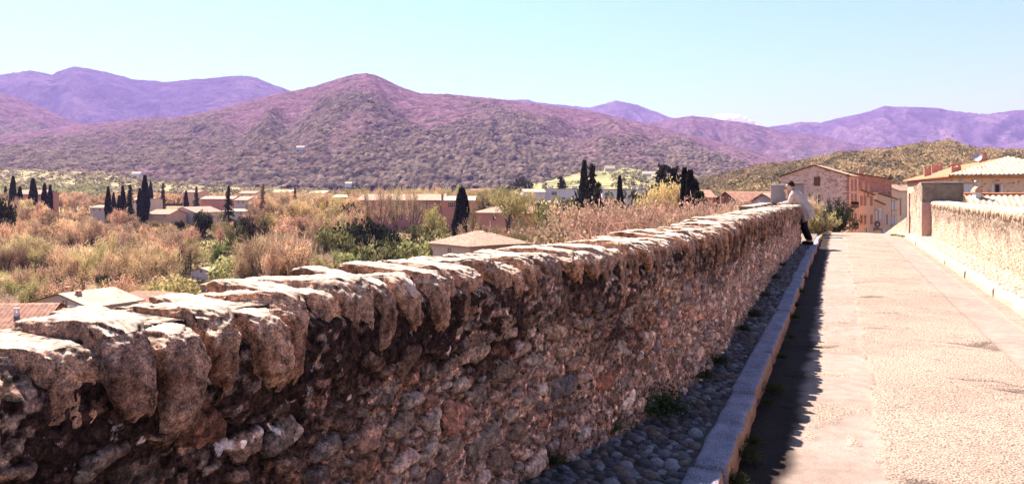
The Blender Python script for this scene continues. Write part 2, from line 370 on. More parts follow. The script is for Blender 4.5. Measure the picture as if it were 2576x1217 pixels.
def wall_body(name, S, XY, NRM, zb, zt, thick, seed, parent, mat, tone, dz=.011, marks=(), lich=()):
    soft = tone[2] > 1.5
    """S: samples along, XY front face line, NRM outward normal. zb, zt: arrays of base and top height."""
    nS = len(S); Hm = float((zt - zb).max()); nz = int(Hm / dz) + 1
    zz = np.linspace(0, 1, nz); Z = zz[:, None] * (zt - zb)[None, :]       # height above base
    SS = np.repeat(S[None, :], nz, 0)
    h = fbm(SS * 9, Z * 9, seed, 4, .65) * .014 + fbm(SS * 1.3, Z * 1.3, seed + 3, 2) * .03
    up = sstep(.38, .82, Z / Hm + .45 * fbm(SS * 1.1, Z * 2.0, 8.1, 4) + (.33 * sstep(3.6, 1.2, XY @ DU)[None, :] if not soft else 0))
    h += (.4 + .6 * up) * fbm(SS * 26, Z * 20, seed + 9, 4, .75) * (.017 if not soft else .006)
    gr, gid = cells(SS * 26 + 3 * fbm(SS * 5, Z * 5, 1, 2), Z * 34, 3); gm = sstep(-.1, .25, fbm(SS * 3, Z * 3, seed + 2, 3)); h += gr * .007 * gid * gm
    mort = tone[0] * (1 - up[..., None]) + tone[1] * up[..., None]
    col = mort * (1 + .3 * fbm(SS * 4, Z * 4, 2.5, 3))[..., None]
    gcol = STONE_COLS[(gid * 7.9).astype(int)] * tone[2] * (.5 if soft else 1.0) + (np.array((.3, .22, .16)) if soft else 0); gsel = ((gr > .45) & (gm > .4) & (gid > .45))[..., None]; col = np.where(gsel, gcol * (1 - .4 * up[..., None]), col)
    alp = np.zeros_like(Z)
    pk = pack(S[-1] - S[0], Hm, (.024, .098), (.38, .8), int((620 if not soft else 900) * (S[-1] - S[0])), seed, 1.12, [q[:7] for q in marks])
    mk = {(q[0], q[1]): q[7] for q in marks}
    for (x, y, a, b, rot, r1, r2) in pk:
        if y > Hm - .30 and (x, y) not in mk and not soft: continue      # only mortar between the coping slabs
        s0 = x + S[0]
        i0, i1 = np.searchsorted(S, [s0 - a * 1.25, s0 + a * 1.25])
        if i1 <= i0: continue
        zmid = y / Hm
        j0 = max(0, int((y - a * 1.25) / Hm * (nz - 1))); j1 = min(nz, int((y + a * 1.25) / Hm * (nz - 1)) + 2)
        X = SS[j0:j1, i0:i1] - s0; Y = Z[j0:j1, i0:i1] - y
        c, s = math.cos(rot), math.sin(rot); xr = X * c + Y * s; yr = -X * s + Y * c
        p = 2.0 + 2.2 * r2
        ang_ = np.arctan2(yr, xr); wob = 1 + .13 * np.sin(ang_ * 3 + r1 * 20) * r2 + .10 * np.sin(ang_ * 5 + r2 * 30) + .30 * fbm(X * 16 + x * 9, Y * 16 + y * 7, r1 * 30, 3)
        d = (np.abs(xr / a)**p + np.abs(yr / b)**p)**(1 / p) * wob
        m = d < 1
        hh = (.010 + .022 * r1) * (.35 if soft else 1.0) * (np.sqrt(np.clip(1 - d**4.5, 0, 1))) * (1 + .5 * perlin(X * 9 + r1 * 50, Y * 12, r2 * 9))
        hs = hh + .006 * perlin(X * 60, Y * 60, r2 * 20) - .004 + .15 * h[j0:j1, i0:i1]
        h[j0:j1, i0:i1] = np.where(m, np.maximum(hs, h[j0:j1, i0:i1] * .4), h[j0:j1, i0:i1] - .014 * np.exp(-((d - 1.12) / .1)**2))
        cc = STONE_COLS[int(r2 * 7.99)] * (.6 + 1.0 * r1)
        if soft: cc = cc * .12 + np.array((.33, .235, .175)) * .85
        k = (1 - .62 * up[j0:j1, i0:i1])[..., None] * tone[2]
        sub = col[j0:j1, i0:i1]
        if (x, y) in mk: cc = np.array(mk[(x, y)]); k = np.ones(m.shape)[..., None] * .9
        alp[j0:j1, i0:i1] = np.where(m, 1.0 - .6 * up[j0:j1, i0:i1], alp[j0:j1, i0:i1] * 1.0)
        col[j0:j1, i0:i1] = np.where(m[..., None], cc * k, np.where(((d < 1.2) & (d >= 1))[..., None], sub * .6, sub))
    for (ls, lz, lr) in lich:      # crusts of white lichen
        dd_ = np.hypot(SS - ls, Z - lz) / lr + .9 * fbm(SS * 20, Z * 20, ls, 3)
        col = np.where((dd_ < .8)[..., None], np.array((.78, .64, .60)), col); h = np.where(dd_ < .8, h + .003, h); alp = np.where(dd_ < .8, 1, alp)
    if not soft:      # mortar bedding the slabs stands proud of the wall below
        dt_ = zt[None, :] - zb[None, :] - Z; h += .030 * sstep(.34, .22, dt_ + .10 * fbm(SS * 3, SS * 0, 5.5, 3))
    if not soft: h -= .095 * sstep(.10, .0, zt[None, :] - zb[None, :] - Z)
    V = np.zeros((nz, nS, 3)); V[..., 0] = XY[:, 0] + NRM[:, 0] * h; V[..., 1] = XY[:, 1] + NRM[:, 1] * h; V[..., 2] = zb + Z
    # top and back rows
    extra = []; ec = []
    for k, (dd, fz) in enumerate([(.24, 1), (.6, 1), (1, 1), (1.0, .5), (1.0, -.6)]):
        nb = fbm(S * 5, np.full_like(S, k * 3.0), seed, 3) * .02
        e = np.zeros((1, nS, 3)); e[0, :, 0] = XY[:, 0] - NRM[:, 0] * (dd * thick + nb); e[0, :, 1] = XY[:, 1] - NRM[:, 1] * (dd * thick + nb)
        e[0, :, 2] = zb + fz * (zt - zb); extra.append(e); ec.append(np.tile(np.array((.46, .36, .29)) if k < 3 else tone[1], (1, nS, 1)))
    V = np.concatenate([V] + extra, 0); col = np.concatenate([col] + ec, 0)
    V = V.reshape(-1, 3); n0 = nS; nr = nz + 5
    fc = grid_faces(nr, nS)
    if NRM[0] @ RV < 0: fc = fc[:, ::-1]
    alp = np.concatenate([alp, np.zeros((5, nS))], 0)
    o = mesh_np(name, V, fc, mat, parent, True, np.concatenate([col.reshape(-1, 3), alp.reshape(-1, 1)], 1))
    # end caps
    for e in (0, nS - 1):
        me = MB()
        idx = [r * nS + e for r in list(range(0, nz, 4)) + [nz - 1, nz, nz + 1, nz + 2, nz + 3, nz + 4]]
        me.poly([V[i] for i in idx])
        me.build('wall_end', M['concrete'], parent)
    return o

def arc(pts, ds_fn, y0=None):
    P = np.array(pts, float)
    for _ in range(3):       # chaikin
        Q = [P[0]]
        for a, b in zip(P[:-1], P[1:]): Q += [a * .75 + b * .25, a * .25 + b * .75]
        Q.append(P[-1]); P = np.array(Q)
    seg = np.linalg.norm(np.diff(P, axis=0), axis=1); cs = np.concatenate([[0], np.cumsum(seg)])
    s = 0; S = []
    while s < cs[-1]:
        S.append(s); yy = np.interp(s, cs, P[:, 1]); s += ds_fn(yy)
    S.append(cs[-1]); S = np.array(S)
    XY = np.stack([np.interp(S, cs, P[:, 0]), np.interp(S, cs, P[:, 1])], 1)
    T = np.gradient(XY, S, axis=0); T /= np.linalg.norm(T, axis=1)[:, None]
    k = 9
    T = np.stack([np.convolve(np.pad(T[:, i], k, mode='edge'), np.ones(2 * k + 1) / (2 * k + 1), 'valid') for i in (0, 1)], 1)
    T /= np.linalg.norm(T, axis=1)[:, None]
    return S, XY, np.stack([T[:, 1], -T[:, 0]], 1), T

def deck(u):      # carriageway height
    u = np.asarray(u, float)
    d = np.clip(u - 25, 0, None)
    return -1.40 - .003 * np.clip(u, 0, 25) - np.where(d < 20, .0022 * d * d, .88 + .088 * (d - 20))

# ------------------------------------------------------------------ coping stones
def stone(res, t, W, h, tip, seed, tilt, lean, rough=1.0):
    """upright slab laid across the wall: x along the wall (t), y across (W, 0 = road face), z up (0 = top, -h = tip)"""
    g = np.linspace(-1, 1, res)
    vs = []; fs = []; b = 0
    for ax in range(3):
        for sg in (-1, 1):
            a, c = np.meshgrid(g, g, indexing='ij'); p = np.zeros((res, res, 3))
            p[..., ax] = sg; p[..., (ax + 1) % 3] = a; p[..., (ax + 2) % 3] = c
            vs.append(p.reshape(-1, 3)); f = grid_faces(res, res) + b
            fs.append(f if sg < 0 else f[:, ::-1]); b += res * res
    p = np.concatenate(vs); fs = np.concatenate(fs)
    rr = random.Random(seed); q = 12.0
    p = p / (np.sum(np.abs(p)**q, axis=1)**(1 / q))[:, None]
    for k in range(6):      # broken, chamfered arrises
        nn = np.array([rr.uniform(-1, 1), rr.uniform(-.2, 1.0), rr.uniform(-1, .25) if k else .8]); nn /= np.linalg.norm(nn)
        dd = (1.13 + .32 * rr.random()**.8) if nn[2] < .3 else (1.2 + .2 * rr.random())
        if k in (1, 2) and nn[2] > -.3:
            nn = np.array([rr.choice([-1, 1]) * rr.uniform(.5, 1), .25, -rr.uniform(.5, 1)]); nn /= np.linalg.norm(nn); dd = rr.uniform(.86, 1.15)
        e = np.clip(p @ nn - dd, 0, None); p = p - e[:, None] * nn
    x, y, z = p[:, 0], p[:, 1], p[:, 2]
    fr = np.clip((y + 1) / 2, 0, 1)             # 0 at the back, 1 at the road face
    zz = (z - 1) / 2                            # 0 top .. -1
    dn = np.clip(-zz, 0, 1)**1.9; tw = 1 - tip * dn; sk = .38 * tip * dn * t * rr.choice([1, 1, 1, -.6])      # tongue narrows downward
    X = x * t * .5 * tw + sk + lean * zz * h + tilt * t * .2 * y
    Y = (y - 1) / 2 * W
    Y = Y + .02 * np.sin(-zz * 3) - .05 * np.clip(-zz - .75, 0, 1) * 2
    Zz = zz * h + .012 * np.sin(y * 2 + seed) - .02 * (x > .7) * rough
    ox = rr.uniform(0, 90)
    pt = np.stack([X, Y, Zz], 1)
    # rounded front arris
    k = np.clip((Y + .09) / .09, 0, 1) * np.clip((Zz + .08) / .08, 0, 1)
    pt[:, 2] -= .016 * k**2; pt[:, 1] -= .012 * k**2
    X = X + .07 * t * np.sin(zz * 5 + seed); pt[:, 0] = X
    n = p / np.linalg.norm(p, axis=1)[:, None]
    amp = .009 * fbm(X * 16 + ox, Y * 12, Zz * 16, 4, .7) + .016 * fbm(X * 4 + ox, Y * 5, Zz * 5 + 7, 2) * (1 - .75 * np.clip(n[:, 2], 0, 1))
    ridg = -.014 * np.abs(fbm(X * 22 + ox, Y * 7 + 3, Zz * 22, 3, .6)) * (np.abs(n[:, 2]) > .5)
    fac = -.013 * np.abs(fbm(X * 9 + ox, Y * 9 + 2, Zz * 9, 3, .55)) - .006 * np.abs(perlin(X * 38 + ox, Y * 38, Zz * 30))      # broken, split faces
    pt += n * (amp * rough + ridg * rough + fac * (np.abs(n[:, 2]) < .7) * rough)[:, None]
    return pt, fs

# ------------------------------------------------------------------ LEFT PARAPET
LP = [(-3.2, -2.2), (-2.1, -.2), (-1.07, 1.67), (-.5, 2.72), (0.02, 3.62), (.80, 4.62), (1.34, 5.65), (1.75, 6.6), (2.1, 7.5), (3.2, 10.25), (4.28, 13), (5.9, 16.86), (7.56, 20.82)]
S, XY, NR, TG = arc(LP, lambda y: max(.006, .0021 * y) if y > .6 else .05)
U = XY @ DU
zb = deck(U) + .10 - .05; zt = np.interp(U, [.5, 1.5, 2.5, 3.5, 5, 8, 22], [-.365, -.318, -.303, -.298, -.292, -.278, -.362]) - .030 + .010 * fbm(S * 9, S * 0, 3, 3)
left_wall = empty('parapet_wall', (XY[0][0], XY[0][1], -1.3), 'long dark rubble stone parapet in shade running from the lower left corner to the leaning person', 'wall')
def reparent(o, p):
    o.parent = p; o.matrix_parent_inverse = p.matrix_world.inverted() if False else o.matrix_parent_inverse
    return o
left_wall.location = (0, 0, 0)
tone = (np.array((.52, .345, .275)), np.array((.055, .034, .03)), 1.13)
# where a ray at picture column px meets the face line
def s_at_px(px):
    k = (px - CX) / F; g = XY[:, 0] - k * XY[:, 1]; ok = XY[:, 1] > .5
    i = np.where(ok[:-1] & (g[:-1] < 0) & (g[1:] >= 0))[0]
    return S[i[0]] if len(i) else None
MARKS = []
for (mx, my, mw, mh, mr, mc) in [(825, 570, 140, 85, .1, (.44, .31, .23)), (965, 650, 110, 100, .1, (.30, .22, .17)), (755, 725, 80, 80, 0, (.52, .40, .32)), (730, 885, 115, 165, -.4, (.46, .23, .165)), (300, 980, 100, 140, -.3, (.62, .37, .28)),
        (1225, 465, 110, 65, -.1, (.52, .35, .24)), (1370, 425, 75, 65, 0, (.42, .30, .22)), (1280, 545, 105, 50, .3, (.52, .35, .23)), (1125, 600, 85, 60, -.2, (.52, .41, .34)), (1330, 612, 110, 60, .1, (.50, .31, .21)),
        (1265, 730, 120, 105, 0, (.22, .18, .18)), (1470, 700, 92, 82, .1, (.44, .20, .13)), (1505, 790, 60, 45, 0, (.36, .20, .15)), (1310, 835, 140, 50, 0, (.30, .20, .15)), (600, 1040, 90, 70, .4, (.52, .38, .29)),
        (712, 1040, 110, 110, .4, (.42, .28, .21)), (880, 1000, 160, 115, .2, (.37, .27, .21)), (1040, 955, 78, 88, 0, (.34, .23, .17)), (470, 920, 125, 105, .3, (.35, .25, .19)), (690, 622, 90, 40, .5, (.30, .22, .18)),
        (290, 1135, 120, 105, .2, (.40, .21, .14)), (90, 1040, 140, 100, .2, (.27, .21, .19)), (1010, 880, 60, 60, 0, (.50, .36, .28)), (1100, 800, 70, 45, .2, (.48, .34, .26)), (990, 470, 50, 50, 0, (.50, .36, .29)), (1095, 465, 50, 45, 0, (.46, .33, .26))]:
    mx = 777 + .507 * mx; my = 600 + .507 * my; mw *= .507; mh *= .507; a0, a1 = s_at_px(mx - mw / 2), s_at_px(mx + mw / 2)
    if a0 is None or a1 is None: continue
    sm = (a0 + a1) / 2; ym = float(np.interp(sm, S, XY[:, 1])); zz_ = zy(my, ym) - float(np.interp(sm, S, zb)); MARKS.append((sm - S[0], zz_, (a1 - a0) / 2, mh / 2 / F * ym, mr, .75, random.Random(mx).random() * .6 + .2, mc))
LICH = []
for (lx, ly, lr) in [(556, 1130, 14), (575, 1118, 12), (598, 1108, 12), (618, 1102, 7), (642, 1085, 9), (690, 1076, 10), (512, 952, 11), (336, 1104, 8), (735, 1010, 5), (880, 1000, 6), (910, 1010, 6), (1120, 880, 9), (1300, 870, 5)]:
    sm = s_at_px(lx); ym = float(np.interp(sm, S, XY[:, 1])); LICH.append((sm, zy(ly, ym) - float(np.interp(sm, S, zb)), lr / F * ym * 1.15))
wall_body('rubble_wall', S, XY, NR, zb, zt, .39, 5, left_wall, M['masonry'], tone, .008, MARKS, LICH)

bnd = [(-330, -150, 1180), (-150, 20, 1190), (20, 236, 1150), (238, 368, 1092), (372, 506, 1104), (508, 596, 1002), (600, 708, 976), (710, 770, 982), (772, 846, 980),
       (850, 934, 884), (938, 987, 910), (990, 1057, 864), (1060, 1109, 838), (1110, 1143, 826), (1146, 1203, 832), (1206, 1271, 810), (1273, 1300, 764), (1302, 1330, 770),
       (1332, 1358, 730), (1360, 1413, 764), (1414, 1455, 716), (1457, 1497, 720), (1500, 1548, 748)]
specs = []
for (a, b, ytip) in bnd:
    sa, sb = s_at_px(a), s_at_px(b)
    if sa is None or sb is None: continue
    sm = (sa + sb) / 2; ym = np.interp(sm, S, XY[:, 1])
    specs.append((sa, sb, -zy(ytip, ym)))
s = specs[-1][1] + .01; rr = random.Random(3)
while s < S[-1] - .05:
    t = rr.choice([rr.uniform(.035, .07), rr.uniform(.05, .1), rr.uniform(.08, .15)]); specs.append((s, s + t, None)); s += t + rr.uniform(.004, .03)
s = specs[0][0]
while s > .3:
    t = rr.uniform(.12, .22); specs.append((s - t, s, None)); s -= t + .02
specs.sort()
far_v = []; far_f = []; nb = 0; cnt = 0
vis0 = s_at_px(-330)
individual = [i for i, q in enumerate(specs) if q[0] >= vis0 - .01][:98]
for i, (sa, sb, tipd) in enumerate(specs):
    sm = (sa + sb) / 2; t = (sb - sa) * 1.0; x, y = np.interp(sm, S, XY[:, 0]), np.interp(sm, S, XY[:, 1])
    nx, ny = np.interp(sm, S, NR[:, 0]), np.interp(sm, S, NR[:, 1]); u = x * DU[0] + y * DU[1]
    ztop = float(np.interp(u, [.5, 1.5, 2.5, 3.5, 5, 8, 22], [-.365, -.318, -.303, -.298, -.292, -.278, -.362])) + rr.choice([rr.uniform(-.012, .01), rr.uniform(-.03, .012)])
    h = (tipd + ztop) if tipd else rr.choice([rr.uniform(.14, .26), rr.uniform(.2, .42)])
    h = max(.1, h)
    near = y < 8
    pt, fs = stone(46 if y < 4 else (28 if near else 11), t * .965, .475 + rr.uniform(-.04, .04), h, rr.uniform(.45, .9), i * 3 + 1, rr.uniform(-1, 1), rr.uniform(-.12, .25) if near else rr.uniform(-.05, .1), 1.0 if near else .8)
    out = .030 + rr.uniform(-.024, .028)
    tx, ty = -ny, nx       # along the wall
    W = np.zeros_like(pt)
    W[:, 0] = x + nx * out + tx * pt[:, 0] + nx * pt[:, 1]
    W[:, 1] = y + ny * out + ty * pt[:, 0] + ny * pt[:, 1]
    W[:, 2] = ztop + pt[:, 2]
    if i in individual:
        c = np.array([x, y, ztop])
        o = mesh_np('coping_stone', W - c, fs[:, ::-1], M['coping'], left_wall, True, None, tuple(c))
        if bnd and tipd is not None and abs(sa - s_at_px(990)) < .02:
            o['label'] = 'smooth grey coping stone with a round pale lichen patch'
            # lichen patch lying on the road face of the stone
            mb = MB(); Y0 = y + ny * out; 
            cc = Vector((x + nx * out, y + ny * out, zy(722, y)))
            from mathutils.bvhtree import BVHTree as _B
            bt = _B.FromPolygons([tuple(q) for q in W], [tuple(int(e) for e in q) for q in fs])
            def onf(q, nv_):
                h_ = bt.ray_cast(q + nv_ * .4, -nv_); return h_[0] if h_[0] is not None else q
            tv = Vector((tx, ty, 0)); nv = Vector((nx, ny, .0)); zv = Vector((0, 0, 1))
            ring = []; ring2 = []
            for k in range(28):
                a = 2 * math.pi * k / 28; r = .030 + .005 * math.sin(3 * a + 1) + .003 * math.sin(7 * a)
                p0 = cc + tv * math.cos(a) * r + zv * math.sin(a) * r * 1.1
                p1_ = onf(p0, nv); ring.append(p1_ - nv * .006); ring2.append(p1_ + nv * .003)
            mb.add(ring + ring2 + [onf(cc, nv) + nv * .005], [[k, (k + 1) % 28, 28 + (k + 1) % 28, 28 + k] for k in range(28)] + [[28 + k, 28 + (k + 1) % 28, 56] for k in range(28)])
            lo = mb.build('lichen_patch', M['lichen'], o, True)
            for v in lo.data.vertices: v.co = v.co - Vector(c)
    else:
        far_v.append(W); far_f.append(fs[:, ::-1] + nb); nb += len(W)
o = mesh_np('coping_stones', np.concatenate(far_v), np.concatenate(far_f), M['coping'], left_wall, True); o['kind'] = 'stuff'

# ------------------------------------------------------------------ RIGHT PARAPET
def line_uv(u0, u1, v, ds_fn):
    return arc([tuple(DU * u0 + RV * v), tuple(DU * (u0 + (u1 - u0) * .5) + RV * v), tuple(DU * u1 + RV * v)], ds_fn)
def coping_run(S_, XY_, NR_, s0, s1, ztf, parent, seed, res=8, W=.56, tr=(.05, .12), hr=(.1, .26), name='coping'):
    r = random.Random(seed); vv = []; ff = []; n = 0; s = s0
    while s < s1:
        t = r.uniform(*tr); sm = s + t / 2; s += t + .002
        x, y = np.interp(sm, S_, XY_[:, 0]), np.interp(sm, S_, XY_[:, 1]); nx, ny = np.interp(sm, S_, NR_[:, 0]), np.interp(sm, S_, NR_[:, 1])
        pt, fs = stone(res, t, W, r.uniform(*hr), r.uniform(.2, .7), int(sm * 100), r.uniform(-1, 1), r.uniform(-.05, .12), .5)
        o_ = .012 + r.uniform(-.008, .008); zt_ = ztf(x * DU[0] + y * DU[1]) + r.uniform(-.007, .007)
        W_ = np.stack([x + nx * (o_ + pt[:, 1]) - ny * pt[:, 0], y + ny * (o_ + pt[:, 1]) + nx * pt[:, 0], zt_ + pt[:, 2]], 1)
        vv.append(W_); ff.append(fs[:, ::-1] + n); n += len(W_)
    return mesh_np(name, np.concatenate(vv), np.concatenate(ff), M['coping_pale'], parent, True)
S2, XY2, NR2, _ = line_uv(-6, 27.4, 2.65, lambda y: max(.02, .0022 * y))
NR2 = -NR2
U2 = XY2 @ DU
right_wall = empty('parapet_wall', (0, 0, 0), 'sunlit pale rubble parapet along the right side of the bridge road', 'wall')
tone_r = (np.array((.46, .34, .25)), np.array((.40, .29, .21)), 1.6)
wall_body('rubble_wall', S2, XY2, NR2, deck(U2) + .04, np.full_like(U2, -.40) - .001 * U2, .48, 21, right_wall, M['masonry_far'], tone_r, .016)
coping_run(S2, XY2, NR2, .05, S2[-1] - .05, lambda u: -.30 - .001 * u, right_wall, 8, 9)

# ------------------------------------------------------------------ ROAD, KERBS, COBBLES
us = [-7.0]
while us[-1] < 130: us.append(us[-1] + max(.03, .0045 * abs(us[-1])))
us = np.array(us); vs_ = np.linspace(-.50, 1.97, 110)
UU, VV = np.meshgrid(us, vs_, indexing='ij')
edge1 = .22 + .10 * fbm(UU * .8, UU * 0, 1, 4); edge2 = 1.35 + .05 * fbm(UU * .7, UU * 0, 6, 3)
edge3 = 1.78 + .06 * fbm(UU * 1.1, UU * 0, 9, 3)
rough_m = sstep(-.015, .015, VV - edge1) * (1 - sstep(-.015, .015, VV - edge2) * (1 - sstep(-.02, .02, VV - edge3)))
# worn patches in the smooth strip, open cracks across the road
pat = sstep(.20, .32, fbm(UU * 2.0 + 9, VV * 2.2, 4.4, 4)); rough_m = np.maximum(rough_m, pat * (VV < .2))
rough_m = np.maximum(rough_m, sstep(-.33, -.40, VV + .06 * fbm(UU * 2, VV, 2, 3)))
cr = np.abs(perlin(UU * 1.9 + .5 * fbm(UU, VV * 2, 3, 3) + 4, VV * .35, 7.7)); crack = (1 - sstep(.0, .05, cr)) * sstep(-.12, .12, fbm(UU * 1.1 + 4, VV * 1.6, 9, 3)) * (.35 + .65 * rough_m)
crack = np.maximum(crack, (1 - sstep(.0, .03, np.abs(perlin(UU * 4.2 + 3, VV * .9, 3.3)))) * sstep(.15, .4, fbm(UU * 1.7, VV * 2, 19, 3)) * rough_m)
crack = np.maximum(crack, (1 - sstep(0, .012, np.abs(VV - edge1))) * sstep(-.05, .2, fbm(UU * 1.3, VV * 0 , 5, 3)) * .8)
zr = deck(UU) + .02 * np.cos((VV - .75) * 1.2) - .02 - .007 * (1 - rough_m) * 0 + .006 * rough_m + .004 * rough_m * fbm(UU * 18, VV * 18, 2, 3, .8) + .012 * fbm(UU * .9, VV * 1.2, 4, 3) - .012 * crack
Pw = np.stack([DU[0] * UU + RV[0] * VV, DU[1] * UU + RV[1] * VV, zr], -1).reshape(-1, 3)
cc = np.stack([rough_m, crack * .75, (1 - sstep(-.27, -.18, VV + .06 * fbm(UU * 3, VV * 3, 7, 3))) * .96], -1).reshape(-1, 3)  # blue channel paints in the parapet's shadow beside the left kerb
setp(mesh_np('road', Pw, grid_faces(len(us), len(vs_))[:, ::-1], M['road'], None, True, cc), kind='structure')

def kerb(v0, v1, u0, u1, seed, name, kmat=None):
    r = random.Random(seed); vv = []; ff = []; n = 0; u = u0
    while u < u1:
        L = r.uniform(1.0, 1.55); res = 14
        g = np.linspace(-1, 1, res); 
        for ax in range(3):
            for sg in (-1, 1):
                a, c = np.meshgrid(g, g, indexing='ij'); p = np.zeros((res, res, 3)); p[..., ax] = sg; p[..., (ax + 1) % 3] = a; p[..., (ax + 2) % 3] = c
                p = p.reshape(-1, 3)
                hw = (v1 - v0) / 2; hz = .16
                hx = L / 2
                # rounded box
                q = p * np.array([hx, hw, hz]); rad = .03
                inner = np.clip(q, -np.array([hx - rad, hw - rad, hz - rad]), np.array([hx - rad, hw - rad, hz - rad]))
                dd = q - inner; ln = np.linalg.norm(dd, axis=1); k = ln > 1e-6
                q[k] = inner[k] + dd[k] / ln[k][:, None] * rad
                seedoff = u * 3
                q[:, 2] += .011 * fbm(q[:, 0] * 5 + seedoff, q[:, 1] * 9, .3, 4); q[:, 1] += .012 * fbm(q[:, 0] * 4 + seedoff, q[:, 2] * 7, 4, 3)
                uu = u + L / 2 + q[:, 0]; v = (v0 + v1) / 2 + q[:, 1] + joff(u)
                z = deck(uu) + .10 - hz + q[:, 2] + .010 * math.sin(u * 5) + .006 * math.sin(u * 9) * q[:, 0]
                vv.append(np.stack([DU[0] * uu + RV[0] * v, DU[1] * uu + RV[1] * v, z], 1))
                f = grid_faces(res, res) + n; ff.append(f if sg > 0 else f[:, ::-1]); n += res * res
        u += L + (.02 if kmat is None else .006)
    return setp(mesh_np(name, np.concatenate(vv), np.concatenate(ff)[:, ::-1], kmat or M['kerb'], None, True), kind='structure')
def joff(u): return .013 * math.sin(u * 2.3)
kerb(-.66, -.485, -3, 26, 4, 'kerb'); kerb(1.97, 2.13, -3, 30, 6, 'kerb_right', simple('sandstone_kerb', (.5, .41, .3), (.36, .28, .2), 14, .9, .5, .01))

def pebbles(name, umin, umax, vlo, vhi, seed, cols, tries, bed):
    """vlo, vhi functions of u"""
    r = random.Random(seed)
    W = 1.0 if seed == 31 else .55; pk = pack(umax - umin, W, (.025, .050), (.5, .82), tries, seed, .84)
    th = np.linspace(0, 2 * math.pi, 10, endpoint=False); ph = np.array([0, .5, .95, 1.3])
    base = [(math.cos(t) * math.sin(p), math.sin(t) * math.sin(p), math.cos(p)) for p in (.02, .45, .85, 1.2, 1.57) for t in th]
    base = np.array(base); fb = []
    for ri in range(4):
        for k in range(10): a = ri * 10; fb.append((a + k, a + 10 + k, a + 10 + (k + 1) % 10, a + (k + 1) % 10))
    fb = np.array([f for f in fb if f[0] != f[3]]); 
    vv = []; ff = []; cc = []; n = 0
    for (x, y, a, b, rot, r1, r2) in pk:
        u = umin + x; v = vlo(u) + y
        if v > vhi(u) - .012: continue
        rot = math.pi / 2 + rot * 1.2
        p = base * np.array([a, b, (a + b) * .40 * (.7 + .5 * r1)])
        p = p * (1 + .1 * perlin(base[:, 0] * 1.3 + x * 9, base[:, 1] * 1.3, base[:, 2] + y * 9))[:, None]
        c, s = math.cos(rot), math.sin(rot)
        uu = u + p[:, 0] * c - p[:, 1] * s; v2 = v + p[:, 0] * s + p[:, 1] * c
        z = deck(u) + bed - .004 + p[:, 2] + .006 * (r2 - .5)
        vv.append(np.stack([DU[0] * uu + RV[0] * v2, DU[1] * uu + RV[1] * v2, z], 1)); ff.append(fb + n); n += len(base)
        cc.append(np.tile(cols[int(r2 * (len(cols) - .01))] * (.75 + .5 * r1), (len(base), 1)))
    V = np.concatenate(vv); Fq = np.concatenate(ff)
    # bed sheet
    ub = np.linspace(umin, umax, 500); nv = 14
    G = np.zeros((500, nv, 3))
    for j in range(nv):
        v = np.array([vlo(q) - .1 for q in ub]) * (1 - j / (nv - 1)) + np.array([vhi(q) + .05 for q in ub]) * (j / (nv - 1))
        G[:, j, 0] = DU[0] * ub + RV[0] * v; G[:, j, 1] = DU[1] * ub + RV[1] * v; G[:, j, 2] = deck(ub) + bed + .004 * perlin(ub * 30, v * 30)
    V = np.concatenate([V, G.reshape(-1, 3)]); Fq = np.concatenate([Fq, grid_faces(500, nv)[:, ::-1] + n])
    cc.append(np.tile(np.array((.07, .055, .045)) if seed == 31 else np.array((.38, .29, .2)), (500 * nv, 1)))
    return setp(mesh_np(name, V, Fq, M['pebble'], None, True, np.concatenate(cc)), kind='structure')
Uw = XY @ DU; Vw = XY @ RV
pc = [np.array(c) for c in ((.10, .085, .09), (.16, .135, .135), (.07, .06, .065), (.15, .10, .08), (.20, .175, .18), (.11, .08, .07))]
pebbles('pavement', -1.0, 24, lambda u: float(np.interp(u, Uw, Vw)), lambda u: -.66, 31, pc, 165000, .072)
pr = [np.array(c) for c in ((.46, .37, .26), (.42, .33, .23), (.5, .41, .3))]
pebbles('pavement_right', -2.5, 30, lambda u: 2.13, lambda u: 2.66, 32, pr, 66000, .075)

# ------------------------------------------------------------------ the ground, hills
def zg(X, Y):
    X = np.asarray(X, float); Y = np.asarray(Y, float)
    z = np.interp(Y, [-3000, -200, -60, 0, 60, 100, 190, 235, 255, 300, 450, 700, 1000, 1500, 2500, 4000, 16000],
                  [40, -10, -20, -23, -22, -19.5, -19, -13.5, -12, -13.5, -13, -12, -9, 0, 30, 60, 60])
    u = X * DU[0] + Y * DU[1]; v = X * RV[0] + Y * RV[1]
    town = deck(u) - .12 - .02 * np.clip(v - 4, 0, 40) 
    town = np.maximum(town, -8.5)
    w = sstep(-22, -4, v) * sstep(26, 34, u) * (1 - sstep(500, 900, u))
    z = z * (1 - w) + town * w
    return z + .8 * fbm(X * .02, Y * .02, 1.5, 3) * sstep(30, 120, Y) * (1 - w)
def sinh_axis(lo, hi, n, k):
    a = np.linspace(math.asinh(lo / k), math.asinh(hi / k), n); return np.sinh(a) * k
gx = sinh_axis(-14000, 14000, 420, 60); gy = sinh_axis(-3000, 15500, 420, 60)
GX, GY = np.meshgrid(gx, gy, indexing='xy'); GZ = zg(GX, GY)
setp(mesh_np('ground', np.stack([GX, GY, GZ], -1).reshape(-1, 3), grid_faces(len(gy), len(gx)), M['ground'], None, True), kind='structure')

